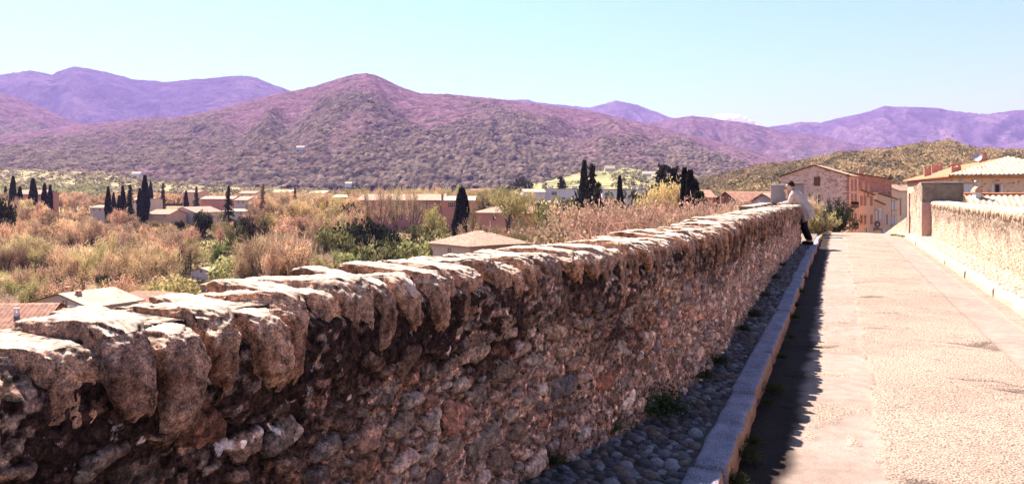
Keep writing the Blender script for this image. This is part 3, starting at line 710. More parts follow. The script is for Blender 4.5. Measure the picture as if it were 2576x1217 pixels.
def hrange(name, prof, Y0, Y1, Y2, z0fn, nc, nr, spur, canopy, mat, colfn, seed, pxr=None, spurx=160.0, power=1.0):
    """a hill: foot at distance Y0, crest at Y1 following prof [(px,py)], back slope to Y2"""
    prof = np.array(prof, float); a, b = pxr or (prof[0, 0], prof[-1, 0])
    px = np.linspace(a, b, nc); py = np.interp(px, prof[:, 0], prof[:, 1])
    py = py + 1.6 * fbm(px * .03, px * 0, seed, 4, .6)
    t = np.concatenate([np.linspace(0, 1, nr), np.linspace(1, 2, max(6, nr // 5))[1:]])
    PX, T = np.meshgrid(px, t, indexing='xy')
    crest = np.interp(px, px, py)[None, :] + 0 * T
    wv = Y1 * (1 + .05 * fbm(px / 300, px * 0, seed + 2, 3))[None, :]
    Y = np.where(T <= 1, Y0 + (wv - Y0) * np.clip(T, 0, 1), wv + (Y2 - wv) * (T - 1))
    X = (PX - CX) / F * np.where(T <= 1, Y, Y)
    zc = (HY - crest) / F * wv
    z0 = z0fn(X, Y)
    hgt = zc - z0
    sn = fbm(PX / spurx + .35 * fbm(T * 2, PX / 300, seed, 2) + T * .7, T * 1.1, seed, 3, .5)
    rid = 1.15 - 2.0 * np.sqrt(sn * sn + .012)
    tt = np.clip(T, 0, 1)
    shape = tt**power * (1 - spur * (1 - np.clip(rid, 0, 1)) * 4 * tt * (1 - tt))
    back = np.clip(1 - (T - 1), 0, 1)
    Z = z0 + hgt * np.where(T <= 1, shape, back)
    Z = Z + .02 * np.maximum(hgt, 0) * fbm(X / (Y1 * .03), Y / (Y1 * .03), seed, 3) * (T < .97)
    rid2 = np.zeros_like(X)
    if canopy:
        cs, amp = canopy
        d, rid2 = cells(X / cs, Y / cs, seed); d2, r3 = cells(X / (cs * 2.3), Y / (cs * 2.3), seed + 5)
        cover = colfn(PX, T, X, Y, rid2, True)
        Z = Z + amp * (d * (.5 + rid2) * .8 + d2 * .5) * (.25 + .75 * cover)
    col = colfn(PX, T, X, Y, rid2, False) if colfn else None
    edge = np.minimum(sstep(0, .02, (PX - a) / (b - a)), 1)
    V = np.stack([X, Y, Z], -1).reshape(-1, 3)
    return setp(mesh_np(name, V, grid_faces(len(t), nc), mat, None, True, col.reshape(-1, 3)), kind='structure')

OAK = np.array((.022, .019, .021)); OAK2 = np.array((.128, .089, .070)); CHEST = np.array((.086, .042, .062)); CHEST2 = np.array((.14, .076, .086)); FIELD = np.array((.22, .20, .10))
def col_main(PX, T, X, Y, rid, cover):
    n = fbm(PX / 260, T * 3.2, 3.3, 4); n2 = fbm(PX / 60, T * 9, 5.3, 3)
    oak = 1 - sstep(.25, 1.05, T + .6 * n + .35 * n2)
    if cover: return oak
    c = OAK * (1 - rid[..., None]) + OAK2 * rid[..., None]
    d = CHEST * (1 - rid[..., None]) + CHEST2 * rid[..., None]
    c = c * oak[..., None] + d * (1 - oak[..., None])
    return c
def flat_col(a, b, s=300):
    def fn(PX, T, X, Y, rid, cover):
        n = sstep(-.25, .25, fbm(PX / s, T * 3, 4.4, 5))
        if cover: return n
        return np.array(a) * (1 - n[..., None]) + np.array(b) * n[..., None]
    return fn
pA = [(-700, 380), (-300, 360), (-100, 350), (0, 343), (90, 330), (192, 316), (330, 303), (428, 299), (500, 287), (560, 274), (640, 250), (738, 231), (780, 222), (850, 200), (890, 189), (920, 186), (945, 191), (975, 204), (1010, 222), (1060, 237),
      (1140, 240), (1240, 250), (1340, 262), (1480, 280), (1600, 307), (1700, 332), (1800, 357), (1900, 382), (1960, 396), (2060, 418), (2200, 445), (2500, 465)]
hz = lambda X, Y: np.zeros_like(X) + np.interp(Y, [0, 1000, 3000, 9000], [-14, -6, 20, 60])
hrange('main_hill', pA, 1050, 2700, 4200, hz, 1500, 560, .25, (9.0, 8.5), M['hill'], col_main, 3, None, 210)
hrange('left_hill', [(-700, 250), (-200, 225), (0, 236), (53, 251), (118, 276), (171, 302), (260, 330), (400, 350)], 2300, 3600, 5000, hz, 400, 200, .2, (13, 7), M['hill'], col_main, 7)
hrange('far_hills', [(-900, 230), (-200, 205), (0, 191), (75, 180), (110, 186), (128, 192), (150, 181), (185, 170), (230, 175), (265, 182), (330, 200), (420, 208), (500, 200), (560, 195), (610, 192), (640, 197), (700, 219), (740, 234), (850, 270), (1000, 300)],
       4200, 6500, 9000, hz, 700, 260, .34, (26, 8), M['farhill'], flat_col((.062, .040, .075), (.095, .06, .085), 120), 12, None, 190)
hrange('far_ridge', [(1000, 300), (1150, 262), (1250, 252), (1330, 252), (1345, 257), (1400, 264), (1480, 273), (1500, 268), (1550, 255), (1600, 265), (1680, 295), (1750, 312), (1900, 350), (2050, 380)],
       5200, 7600, 9500, hz, 420, 160, .3, (26, 8), M['farhill'], flat_col((.062, .040, .075), (.095, .06, .085)), 15, None, 150)
hrange('middle_ridge', [(1500, 350), (1620, 312), (1694, 299), (1742, 292), (1801, 300), (1864, 309), (1920, 319), (1982, 334), (2067, 341), (2141, 360), (2193, 371), (2300, 392), (2450, 420)],
       3000, 4300, 5600, hz, 520, 220, .3, (14, 7), M['hill'], col_main, 18, None, 130)
hrange('right_far_hills', [(1700, 372), (1830, 340), (1920, 322), (2010, 310), (2064, 311), (2100, 300), (2160, 288), (2193, 279), (2225, 268), (2300, 271), (2345, 272), (2420, 284), (2480, 291), (2540, 280), (2576, 277), (2800, 250), (3300, 270)],
       4200, 6200, 9000, hz, 700, 260, .34, (22, 8), M['farhill'], flat_col((.07, .04, .07), (.11, .066, .085), 90), 23, None, 150)
def col_green(PX, T, X, Y, rid, cover):
    n = sstep(-.25, .3, fbm(PX / 70, T * 4, 4.4, 4))
    if cover: return 1 - n
    return np.array((.14, .12, .05)) * (1 - n[..., None]) + np.array((.34, .25, .11)) * n[..., None]
pG = [(1650, 475), (1780, 452), (1824, 440), (1883, 426), (1938, 415), (1994, 411), (2067, 398), (2104, 388), (2178, 382), (2252, 375), (2326, 363), (2385, 356), (2418, 367), (2455, 378), (2510, 378), (2576, 381), (2800, 372), (3300, 380)]
hG = lambda X, Y: np.zeros_like(X) - 9.0
hrange('green_hill', pG, 190, 620, 1100, hG, 420, 200, .12, None, M['hill'], col_green, 31, None, 260, .9)
def col_terr(PX, T, X, Y, rid, cover):
    n = sstep(-.1, .25, fbm(PX / 60, T * 5, 1.4, 4))
    if cover: return n
    st = (np.abs(((T * 16 + .8 * fbm(PX / 150, T, 2, 2)) % 1) - .5) < .1)[..., None]
    c = FIELD * (1 - n[..., None]) + np.array((.30, .24, .12)) * n[..., None]
    return np.where(st, c * .45, c)
hrange('terraced_slope', [(1080, 486), (1180, 478), (1260, 468), (1330, 447), (1420, 432), (1500, 424), (1560, 421), (1640, 430), (1750, 444), (1850, 452), (1950, 460), (2100, 470)], 640, 1250, 1900,
       lambda X, Y: np.zeros_like(X) - 11.0, 500, 260, .1, None, M['hill'], col_terr, 41, None, 200, 1.0)
def col_left(PX, T, X, Y, rid, cover):
    n = sstep(-.2, .2, fbm(PX / 50, T * 7, 2.4, 4))
    if cover: return n
    return np.array((.27, .22, .12)) * (1 - n[..., None]) + np.array((.17, .13, .08)) * n[..., None]
hrange('valley_fields', [(-700, 428), (-200, 425), (0, 424), (150, 421), (250, 424), (330, 432), (420, 442), (520, 452), (700, 460), (860, 468), (1000, 476)], 640, 1350, 2000,
       lambda X, Y: np.zeros_like(X) - 11.0, 400, 160, .1, None, M['hill'], col_left, 43, None, 200, 1.0)

# ------------------------------------------------------------------ foliage builders
def leaf_quads(P, size, r, up=0.0, elong=1.0):
    """one small quad per point"""
    n = len(P); a = r.normal(size=(n, 3)); a[:, 2] += up; a /= np.linalg.norm(a, axis=1)[:, None]
    b = np.cross(a, r.normal(size=(n, 3))); b /= np.linalg.norm(b, axis=1)[:, None]
    s = size * (.6 + .8 * r.random(n)); a = a * (s * elong)[:, None] * .5; b = b * s[:, None] * .5 / elong
    V = np.stack([P - a - b * .4, P - a * .2 + b, P + a + b * .3, P + a * .1 - b], 1).reshape(-1, 3)
    return V, np.arange(4 * n).reshape(-1, 4)
def branching(r, H, spread, levels, nsub, trunk_frac, up=.5, r0=.16):
    """returns tubes [(p0,p1,r0,r1)] and twig ends"""
    tubes = []; ends = []
    def rec(p, d, L, rad, lv):
        q = p + d * L; mid = p + d * L * .5 + r.normal(size=3) * L * .04
        tubes.append((p, mid, rad, rad * .8)); tubes.append((mid, q, rad * .8, rad * .6))
        if lv >= levels: ends.append((q, d, L)); return
        k = nsub[min(lv, len(nsub) - 1)]
        for i in range(k):
            f = r.uniform(.45, 1.0) if i else 1.0
            o = p + d * L * f
            dd = d + r.normal(size=3) * spread; dd[2] += up * .3; dd /= np.linalg.norm(dd)
            rec(o, dd, L * r.uniform(.55, .8), rad * .55, lv + 1)
    rec(np.zeros(3), np.array([r.normal() * .04, r.normal() * .04, 1.0]), H * trunk_frac, r0, 0)
    return tubes, ends
def tubes_mesh(tubes, n=5):
    mb = MB()
    for (a, b, r1, r2) in tubes: mb.tube([a, b], [r1, r2], n, False)
    return mb
PROTO = {}
def make_proto(kind, var, seed):
    r = np.random.default_rng(seed); H = 10.0
    if kind in ('bare', 'bud', 'willow', 'ghost'):
        trunk_frac, spread, ns = {'bare': (.30, .42, [4, 3, 3]), 'bud': (.24, .55, [5, 4, 3]), 'willow': (.22, .62, [6, 4, 3]), 'ghost': (.34, .30, [4, 3, 3])}[kind]
        tubes, ends = branching(r, H, spread, 3, ns, trunk_frac, .5)
        top = max(e[0][2] for e in ends) + .9; sc = H / top
        tubes = [(a * sc, b * sc, c * sc, d * sc) for a, b, c, d in tubes]
        E = np.array([e[0] for e in ends]) * sc; D = np.array([e[1] for e in ends])
        mb = tubes_mesh([t for t in tubes if t[2] > .012])
        if kind in ('bare', 'ghost'):
            # bare twigs: long thin blades along the branch direction
            n = 30 if kind == 'bare' else 22
            Pt = np.repeat(E, n, 0) + r.normal(size=(len(E) * n, 3)) * .48
            dd = np.repeat(D, n, 0) + r.normal(size=Pt.shape) * .45; dd /= np.linalg.norm(dd, axis=1)[:, None]
            w = np.cross(dd, r.normal(size=Pt.shape)); w /= np.linalg.norm(w, axis=1)[:, None]
            L = r.uniform(.5, 1.3, len(Pt))[:, None]; wd = .036
            V = np.stack([Pt - dd * L / 2 - w * wd, Pt - dd * L / 2 + w * wd, Pt + dd * L / 2 + w * wd * .5, Pt + dd * L / 2 - w * wd * .5], 1).reshape(-1, 3)
            Fq = np.arange(len(V)).reshape(-1, 4)
            # a haze of swelling buds
            Pb = np.repeat(E, 12, 0) + r.normal(size=(len(E) * 12, 3)) * .45
            V2, F2 = leaf_quads(Pb, .16, r); Fq = np.concatenate([Fq, F2 + len(V)]); V = np.concatenate([V, V2])
        else:
            n = 60 if kind == 'bud' else 70
            sg = .46 if kind == 'bud' else .7
            Pt = np.repeat(E, n, 0) + r.normal(size=(len(E) * n, 3)) * np.array([sg, sg, sg * .8])
            if kind == 'willow': Pt[:, 2] -= np.abs(r.normal(size=len(Pt))) * .6
            Pt = Pt[Pt[:, 2] > 1.0]
            V, Fq = leaf_quads(Pt, .2 if kind == 'bud' else .2, r)
        tm = mb
    elif kind == 'dome':
        tm = MB(); tm.tube([(0, 0, 0), (.1, 0, 2.5), (0, .1, 6)], [.35, .25, .1], 6); Pl = []
        for k in range(150):
            q = r.normal(size=3); q /= np.linalg.norm(q); q[2] = abs(q[2]) * 1.1 - .25; c = q * np.array([3.9, 3.9, 3.6]) * r.uniform(.72, 1.04) + np.array([0, 0, 5.2])
            if k % 6 == 0: tm.tube([(0, 0, 2.6), tuple(c * .55 + np.array([0, 0, 1.6])), tuple(c)], [.12, .07, .02], 4, False)
            m = 90; t_ = r.random(m); x = c[None] + r.normal(size=(m, 3)) * np.array([.38, .38, .25]) ; x[:, 2] -= t_**1.3 * r.uniform(1.0, 3.0); x[:, :2] *= (1 + .06 * t_)[:, None]; Pl.append(x)
        Pt = np.concatenate(Pl); Pt = Pt[Pt[:, 2] > .6]; V, Fq = leaf_quads(Pt, .2, r, 1.2, 1.8)
    elif kind == 'cypress':
        n = 9000; h = r.random(n)**.85; 
        prof = .09 + .98 * np.sin(np.clip(h, 0, 1) * math.pi * .93 + .12)**.75 * (1 - .45 * h)
        ang = r.uniform(0, 6.283, n); lob = 1 + .16 * np.sin(ang * 3 + h * 9 + seed) + .1 * np.sin(ang * 5 - h * 23)
        rad = prof * lob * (.75 + .3 * r.random(n)**.5) * 1.0
        Pt = np.stack([np.cos(ang) * rad, np.sin(ang) * rad, .25 + h * (H - .3)], 1)
        V, Fq = leaf_quads(Pt, .24, r, 2.2, 1.7); tm = MB(); tm.tube([(0, 0, 0), (0, 0, 9)], [.16, .03], 6)
    elif kind == 'fir':
        Pl = []; tm = MB(); tm.tube([(0, 0, 0), (0, 0, 9.8)], [.2, .02], 6)
        for k in range(15):
            z = 1.4 + k * .57; R = (1 - (z / 10.2)) * 3.0 * r.uniform(.75, 1.1) + .25
            for j in range(9):
                a = r.uniform(0, 6.283); L = R * r.uniform(.7, 1.1); m = int(46 * L / 2) + 8
                t = r.random(m); x = np.cos(a) * L * t; y = np.sin(a) * L * t
                Pl.append(np.stack([x + r.normal(size=m) * .16, y + r.normal(size=m) * .16, z - .22 * L * t * t + r.normal(size=m) * .13], 1))
                tm.tube([(0, 0, z), (math.cos(a) * L, math.sin(a) * L, z - .2 * L)], [.04, .01], 4, False)
        Pt = np.concatenate(Pl); V, Fq = leaf_quads(Pt, .24, r, .3)
    elif kind == 'pine':
        tm = MB(); tm.tube([(0, 0, 0), (.2, 0, 3.5), (.1, .1, 6.5)], [.28, .2, .1], 6); Pl = []
        for k in range(26):
            c = r.normal(size=3) * np.array([1.9, 1.9, 1.5]) + np.array([0, 0, 6.6]); c[2] = min(9.0, max(3.6, c[2]))
            q = r.normal(size=(200, 3)); q /= np.linalg.norm(q, axis=1)[:, None]; q *= (.65 + .35 * r.random(200))[:, None] * np.array([1.25, 1.25, .8]) * r.uniform(.7, 1.1)
            Pl.append(c + q); tm.tube([(0.1, 0, 3.4), tuple(c)], [.09, .03], 4, False)
        Pt = np.concatenate(Pl); V, Fq = leaf_quads(Pt, .26, r, .3)
    elif kind == 'bush':
        tm = MB(); Pl = []
        for k in range(22):
            a = r.uniform(0, 6.283); rr_ = r.random()**.6 * 3.6; c = np.array([math.cos(a) * rr_, math.sin(a) * rr_, r.uniform(1.6, 7.4 - rr_ * .9)])
            q = r.normal(size=(130, 3)); q /= np.linalg.norm(q, axis=1)[:, None]; q *= (.5 + .5 * r.random(130))[:, None] * np.array([1.7, 1.7, 1.7]) * r.uniform(.7, 1.25)
            Pl.append(c + q); tm.tube([(c[0] * .1, c[1] * .1, 0), tuple(c)], [.14, .04], 4, False)
        Pt = np.concatenate(Pl); Pt = Pt[Pt[:, 2] > .1]; V, Fq = leaf_quads(Pt, .42, r)
    elif kind == 'oleander':
        tm = MB(); Pl = []; Dl = []
        for k in range(46):
            a = r.uniform(0, 6.283); el = r.uniform(.3, 1.45); d = np.array([math.cos(a) * math.cos(el), math.sin(a) * math.cos(el), math.sin(el)]); L = r.uniform(5, 9.8)
            tm.tube([(0, 0, 0), tuple(d * L * .8)], [.09, .03], 4, False)
            m = 62; t = .35 + .65 * r.random(m)**.6; Pl.append(d[None] * (L * t)[:, None] + r.normal(size=(m, 3)) * .42); Dl.append(np.tile(d, (m, 1)))
        Pt = np.concatenate(Pl); Pt[:, 2] = np.abs(Pt[:, 2]); V, Fq = leaf_quads(Pt, .42, r, .8, 2.2)
    elif kind == 'shrub':      # twiggy fan-shaped bare shrub or blossom
        tm = MB(); Pl = []; Dl = []
        for k in range(60):
            a = r.uniform(0, 6.283); el = r.uniform(.35, 1.2); d = np.array([math.cos(a) * math.cos(el) * .75, math.sin(a) * math.cos(el) * .75, math.sin(el)])
            L = r.uniform(6, 9.5); tm.tube([(0, 0, 0), tuple(d * L * .75)], [.07, .02], 4, False)
            m = 230; t = .25 + .75 * r.random(m)**.7; Pl.append(d[None] * (L * t)[:, None] + r.normal(size=(m, 3)) * .5); Dl.append(np.tile(d, (m, 1)))
        Pt = np.concatenate(Pl); D = np.concatenate(Dl) + r.normal(size=(len(Pt), 3)) * .4; D /= np.linalg.norm(D, axis=1)[:, None]
        Pt[:, 2] = np.abs(Pt[:, 2])
        w = np.cross(D, r.normal(size=Pt.shape)); w /= np.linalg.norm(w, axis=1)[:, None]; L = r.uniform(.3, .9, len(Pt))[:, None]; wd = .024
        V = np.stack([Pt - D * L / 2 - w * wd, Pt - D * L / 2 + w * wd, Pt + D * L / 2 + w * wd, Pt + D * L / 2 - w * wd], 1).reshape(-1, 3); Fq = np.arange(len(V)).reshape(-1, 4)
        V2, F2 = leaf_quads(Pt[::3], .15, r); Fq = np.concatenate([Fq, F2 + len(V)]); V = np.concatenate([V, V2])
    k_ = 10.0 / np.percentile(V[:, 2], 99.8); V = V * k_; tm.v = [tuple(c_ * k_ for c_ in q_) for q_ in tm.v]
    crown = mesh_np('crown', V, Fq, M['leaf'], None, False); COL.objects.unlink(crown)
    trunk = tm.build('trunk', M['bark']); COL.objects.unlink(trunk)
    PROTO[(kind, var)] = (crown, trunk)
NV = {'oleander': 3, 'dome': 2, 'bare': 3, 'bud': 3, 'willow': 2, 'ghost': 2, 'cypress': 3, 'fir': 2, 'pine': 2, 'bush': 3, 'shrub': 2}
sd = 100
for k, n in NV.items():
    for v in range(n): make_proto(k, v, sd); sd += 1
TN = {'oleander': 'bush', 'bare': 'bare_tree', 'bud': 'budding_tree', 'willow': 'willow_tree', 'dome': 'willow_tree', 'ghost': 'poplar_tree', 'cypress': 'cypress_tree', 'fir': 'fir_tree', 'pine': 'pine_tree', 'bush': 'bush', 'shrub': 'shrub'}
TC = {'bush': 'bush', 'shrub': 'shrub'}
tr_rng = random.Random(77)
def plant(kind, px, Y, ytop, col, label, group=None, wid=None, zb=None):
    """tree at picture column px, distance Y, crown top reaching picture row ytop; wid = crown width factor"""
    X = (px - CX) / F * Y; z0 = float(zg(X, Y)) if zb is None else zb
    H = max(1.0, zy(ytop, Y) - z0 + .3)
    crown, trunk = PROTO[(kind, tr_rng.randrange(NV[kind]))]
    nm = TN[kind]
    e = empty(nm, (X, Y, z0 - .2), label, TC.get(kind, 'tree'), group)
    e.rotation_euler = (0, 0, tr_rng.uniform(0, 6.28)); s = H / 10; w = (wid or 1) * s
    e.scale = (w, w, s)
    for src in (crown, trunk):
        c = src.copy(); COL.objects.link(c); c.parent = e
        if src is crown: k = tr_rng.uniform(.68, 1.2); c.color = (col[0] * k, col[1] * k * tr_rng.uniform(.92, 1.14), col[2] * k, 1)
    return e

DARK = (.027, .029, .017); DGREEN = (.04, .042, .022); PEACH = (.60, .37, .25); BROWN = (.36, .22, .16); TAN = (.56, .39, .25)
YEL = (.50, .40, .20); LIME = (.43, .375, .2); PINK = (.42, .26, .2); BLOS = (.72, .52, .42); OLIVE = (.18, .155, .07)

# landmark trees: kind, px, Y, top row, colour, width, label
LAND = [
 ('cypress', 50, 300, 470, DARK, .9, 'tall dark cypress standing at the far left edge above the brown trees'),
 ('cypress', 33, 330, 443, DARK, .8, 'narrow tall cypress, topmost of the far-left cypress row'),
 ('cypress', 83, 300, 449, DARK, .95, 'broad dark cypress, second from the left in the far-left row'),
 ('cypress', 112, 305, 462, DARK, .8, 'cypress in the middle of the far-left row beside the pink roof'),
 ('cypress', 126, 310, 466, DARK, .75, 'slim cypress at the right end of the far-left row'),
 ('cypress', 14, 340, 470, DARK, .7, 'small cypress partly cut by the left frame edge'),
 ('cypress', 272, 300, 470, DARK, .8, 'leftmost slim cypress of the cluster left of the mauve gable house'),
 ('cypress', 286, 300, 485, DARK, .7, 'short cypress beside the leftmost one of the middle cluster'),
 ('cypress', 300, 290, 492, DARK, .9, 'shortest cypress of the middle cluster'),
 ('cypress', 309, 300, 467, DARK, .75, 'pointed cypress at the centre of the middle cluster'),
 ('fir', 327, 290, 466, DARK, .6, 'broad dark fir amid the middle cypress cluster'),
 ('cypress', 352, 285, 474, DARK, .85, 'cypress just left of the tallest one in the middle cluster'),
 ('cypress', 365, 290, 441, DARK, .85, 'tallest cypress with a needle tip in the middle cluster'),
 ('cypress', 379, 420, 456, DARK, .7, 'small distant cypress right of the tallest one'),
 ('fir', 410, 430, 462, DGREEN, .5, 'small distant dark conifer above the pale roofs left'),
 ('cypress', 468, 400, 480, DARK, 1.0, 'lone short cypress above the mauve gable house'),
 ('fir', 494, 400, 470, DGREEN, .6, 'small dark conifer in front of the long pale roof'),
 ('fir', 575, 280, 469, DARK, .65, 'tall dark conifer right of the mauve gable house'),
 ('bush', 508, 235, 531, DGREEN, .55, 'dark green ivy-covered tree right below the mauve gable house'),
 ('bush', 452, 240, 556, DARK, .5, 'low dark evergreen in front of the mauve gable wall'),
 ('fir', 661, 260, 462, BROWN, .55, 'thin open conifer left of the pale budding trees'),
 ('fir', 742, 330, 474, DGREEN, .5, 'small conifer poking above the brown wood centre-left'),
 ('cypress', 1162, 205, 473, DARK, 1.35, 'single stout dark cypress in front of the pink school wall'),
 ('bush', 880, 200, 512, DARK, .38, 'leaning ivy-clad dark tree at the left end of the pink school'),
 ('bush', 905, 170, 556, DARK, .7, 'wide dark evergreen thicket left of the pink school foot'),
 ('bush', 950, 172, 572, DARK, .8, 'low dark evergreen at the right of the dark thicket'),
 ('bush', 830, 160, 566, (.2, .16, .08), .5, 'round olive green bush left of the dark thicket'),
 ('pine', 1050, 190, 566, OLIVE, .6, 'pale green bush under the school windows'),
 ('bush', 1092, 165, 580, (.24, .21, .1), .4, 'upright light green bush left of the hipped-roof house'),
 ('bud', 1102, 190, 517, (.5, .40, .17), .62, 'round yellow budding tree in front of the pink school'),
 ('ghost', 958, 200, 462, (.42, .3, .2), .42, 'tall thin bare tree, left one before the school windows'),
 ('ghost', 1000, 205, 462, (.42, .3, .2), .42, 'tall thin bare tree with pale tip in mid school front'),
 ('ghost', 1036, 205, 468, (.42, .3, .2), .42, 'tall thin bare tree right of the mid school front'),
 ('ghost', 925, 205, 468, (.42, .3, .2), .42, 'pale bare tree at the left school corner'),
 ('ghost', 1190, 195, 506, BROWN, .6, 'small bare tree just right of the stout cypress'),
 ('bare', 1268, 190, 466, (.46, .33, .17), 1.05, 'broad fan-shaped bare tree before the school wing'),
 ('bare', 1357, 190, 476, (.46, .3, .16), .7, 'slim bare tree at the right end of the school wing'),
 ('pine', 1412, 175, 498, OLIVE, .7, 'round green pine right of the school wing'),
 ('fir', 1412, 330, 446, DARK, 1.1, 'dark spreading conifer behind the white flat-roofed building'),
 ('cypress', 1470, 190, 405, DARK, .62, 'tallest slim cypress beside the white building'),
 ('fir', 1489, 170, 417, DARK, .52, 'tall dark conifer with layered branches beside the tallest cypress'),
 ('fir', 1505, 165, 462, DARK, .6, 'dark conifer low on the right of the tall pair'),
 ('bush', 1462, 165, 482, DARK, .3, 'dark evergreen at the foot of the tall cypress pair'),
 ('fir', 1500, 150, 478, DARK, .6, 'dark evergreen mass under the layered conifer'),
 ('cypress', 1559, 185, 443, DARK, .5, 'lone slender cypress between the white chimneys and golden willow'),
 ('pine', 1583, 200, 478, (.1, .1, .045), .55, 'round olive green pine behind the slender cypress'),
 ('fir', 1668, 190, 418, DARK, .9, 'tall dark conifer left behind the golden willow'),
 ('fir', 1693, 185, 424, DARK, .95, 'dark conifer at the centre behind the golden willow'),
 ('cypress', 1722, 112, 424, DARK, .5, 'dark cypress behind the right of the golden willow'),
 ('cypress', 1736, 110, 430, DARK, .62, 'dark cypress, second behind the right of the golden willow'),
 ('cypress', 1744, 112, 454, DARK, .95, 'tall dark cypress right of the golden willow'),
 ('cypress', 1758, 104, 484, DARK, 1.25, 'thick dark cypress lowest at the right of the willow'),
 ('cypress', 1627, 190, 482, DARK, .6, 'tiny dark cypress at the left of the golden willow'),
 ('dome', 1668, 120, 464, (.62, .42, .24), .5, 'golden willow with a dense rounded crown, left half of the pair'),
 ('dome', 1706, 117, 478, (.62, .41, .24), .42, 'golden willow, smaller right crown of the pair'),
 ('bud', 1458, 120, 538, (.5, .33, .15), .5, 'pale yellow budding tree left of the pink bare thicket'),
 ('pine', 1440, 110, 560, OLIVE, .4, 'small green shrub tree left above the parapet middle'),
 ('bush', 1530, 260, 560, PINK, .6, 'pinkish bush behind the bare thicket'),
 ('bush', 560, 190, 612, (.24, .25, .1), .6, 'bright green bush in the clearing centre-left'),
 ('willow', 478, 185, 598, YEL, .9, 'yellow-green willow in the clearing left of the green bush'),
 ('willow', 520, 175, 660, LIME, .8, 'lime willow just above the white cottage'),
 ('bush', 685, 160, 640, DARK, .5, 'dark evergreen bush amid the pale scrub'),
 ('bush', 6, 200, 498, DARK, .35, 'tall dark ivy-covered tree at the left frame edge under the cypresses'),
 ('bush', 622, 200, 545, (.05, .04, .028), .55, 'dark brown evergreen tree right of the mauve gable house'),
 ('bush', 655, 205, 556, (.07, .05, .035), .5, 'smaller dark brown tree beside the dark evergreen right of the mauve house'),
 ('bush', 240, 172, 600, (.06, .045, .03), .3, 'narrow dark ivy-clad tree amid the brown far-left wood'),
 ('bush', 988, 168, 586, DARK, .5, 'dark evergreen bush closing the right end of the dark thicket'),
 ('bush', 128, 150, 640, DARK, .5, 'small dark evergreen bush low on the left'),
 ('bush', 283, 155, 652, DGREEN, .45, 'round dark bush left of the pinkish scrub'),
 ('shrub', 640, 150, 672, BLOS, 0.45, 'pale pink blossoming shrub right of the white cottage'),
 ('shrub', 590, 140, 690, BLOS, 0.35, 'whitish blossoming shrub close to the white cottage'),
 ('shrub', 415, 130, 690, BLOS, 0.40, 'pale blossoming shrub left of the white cottage'),
 ('shrub', 450, 128, 705, BLOS, 0.30, 'low blossoming shrub below the white cottage'),
 ('shrub', 808, 140, 632, BLOS, 0.40, 'pinkish plumed shrub in the centre clearing'),
 ('shrub', 20, 100, 735, BLOS, 0.35, 'white blossoming shrub by the left tiled roofs'),
 ('shrub', 232, 108, 712, BLOS, 0.25, 'blossoming shrub behind the square chimneys'),
 ('bush', 215, 100, 748, (.28, .28, .08), .5, 'green garden bush behind the square chimneys'),
 ('bush', 1305, 600, 447, DARK, .9, 'round dark tree alone on the terraced field'),
 ('bush', 905, 150, 620, OLIVE, .6, 'grey green bush in the centre clearing'),
 ('pine', 1352, 130, 588, OLIVE, .3, 'small olive bush beside the hipped tile roof'),
]
for q in LAND:
    plant(q[0], q[1], q[2], q[3], q[4], q[6], None, q[5])

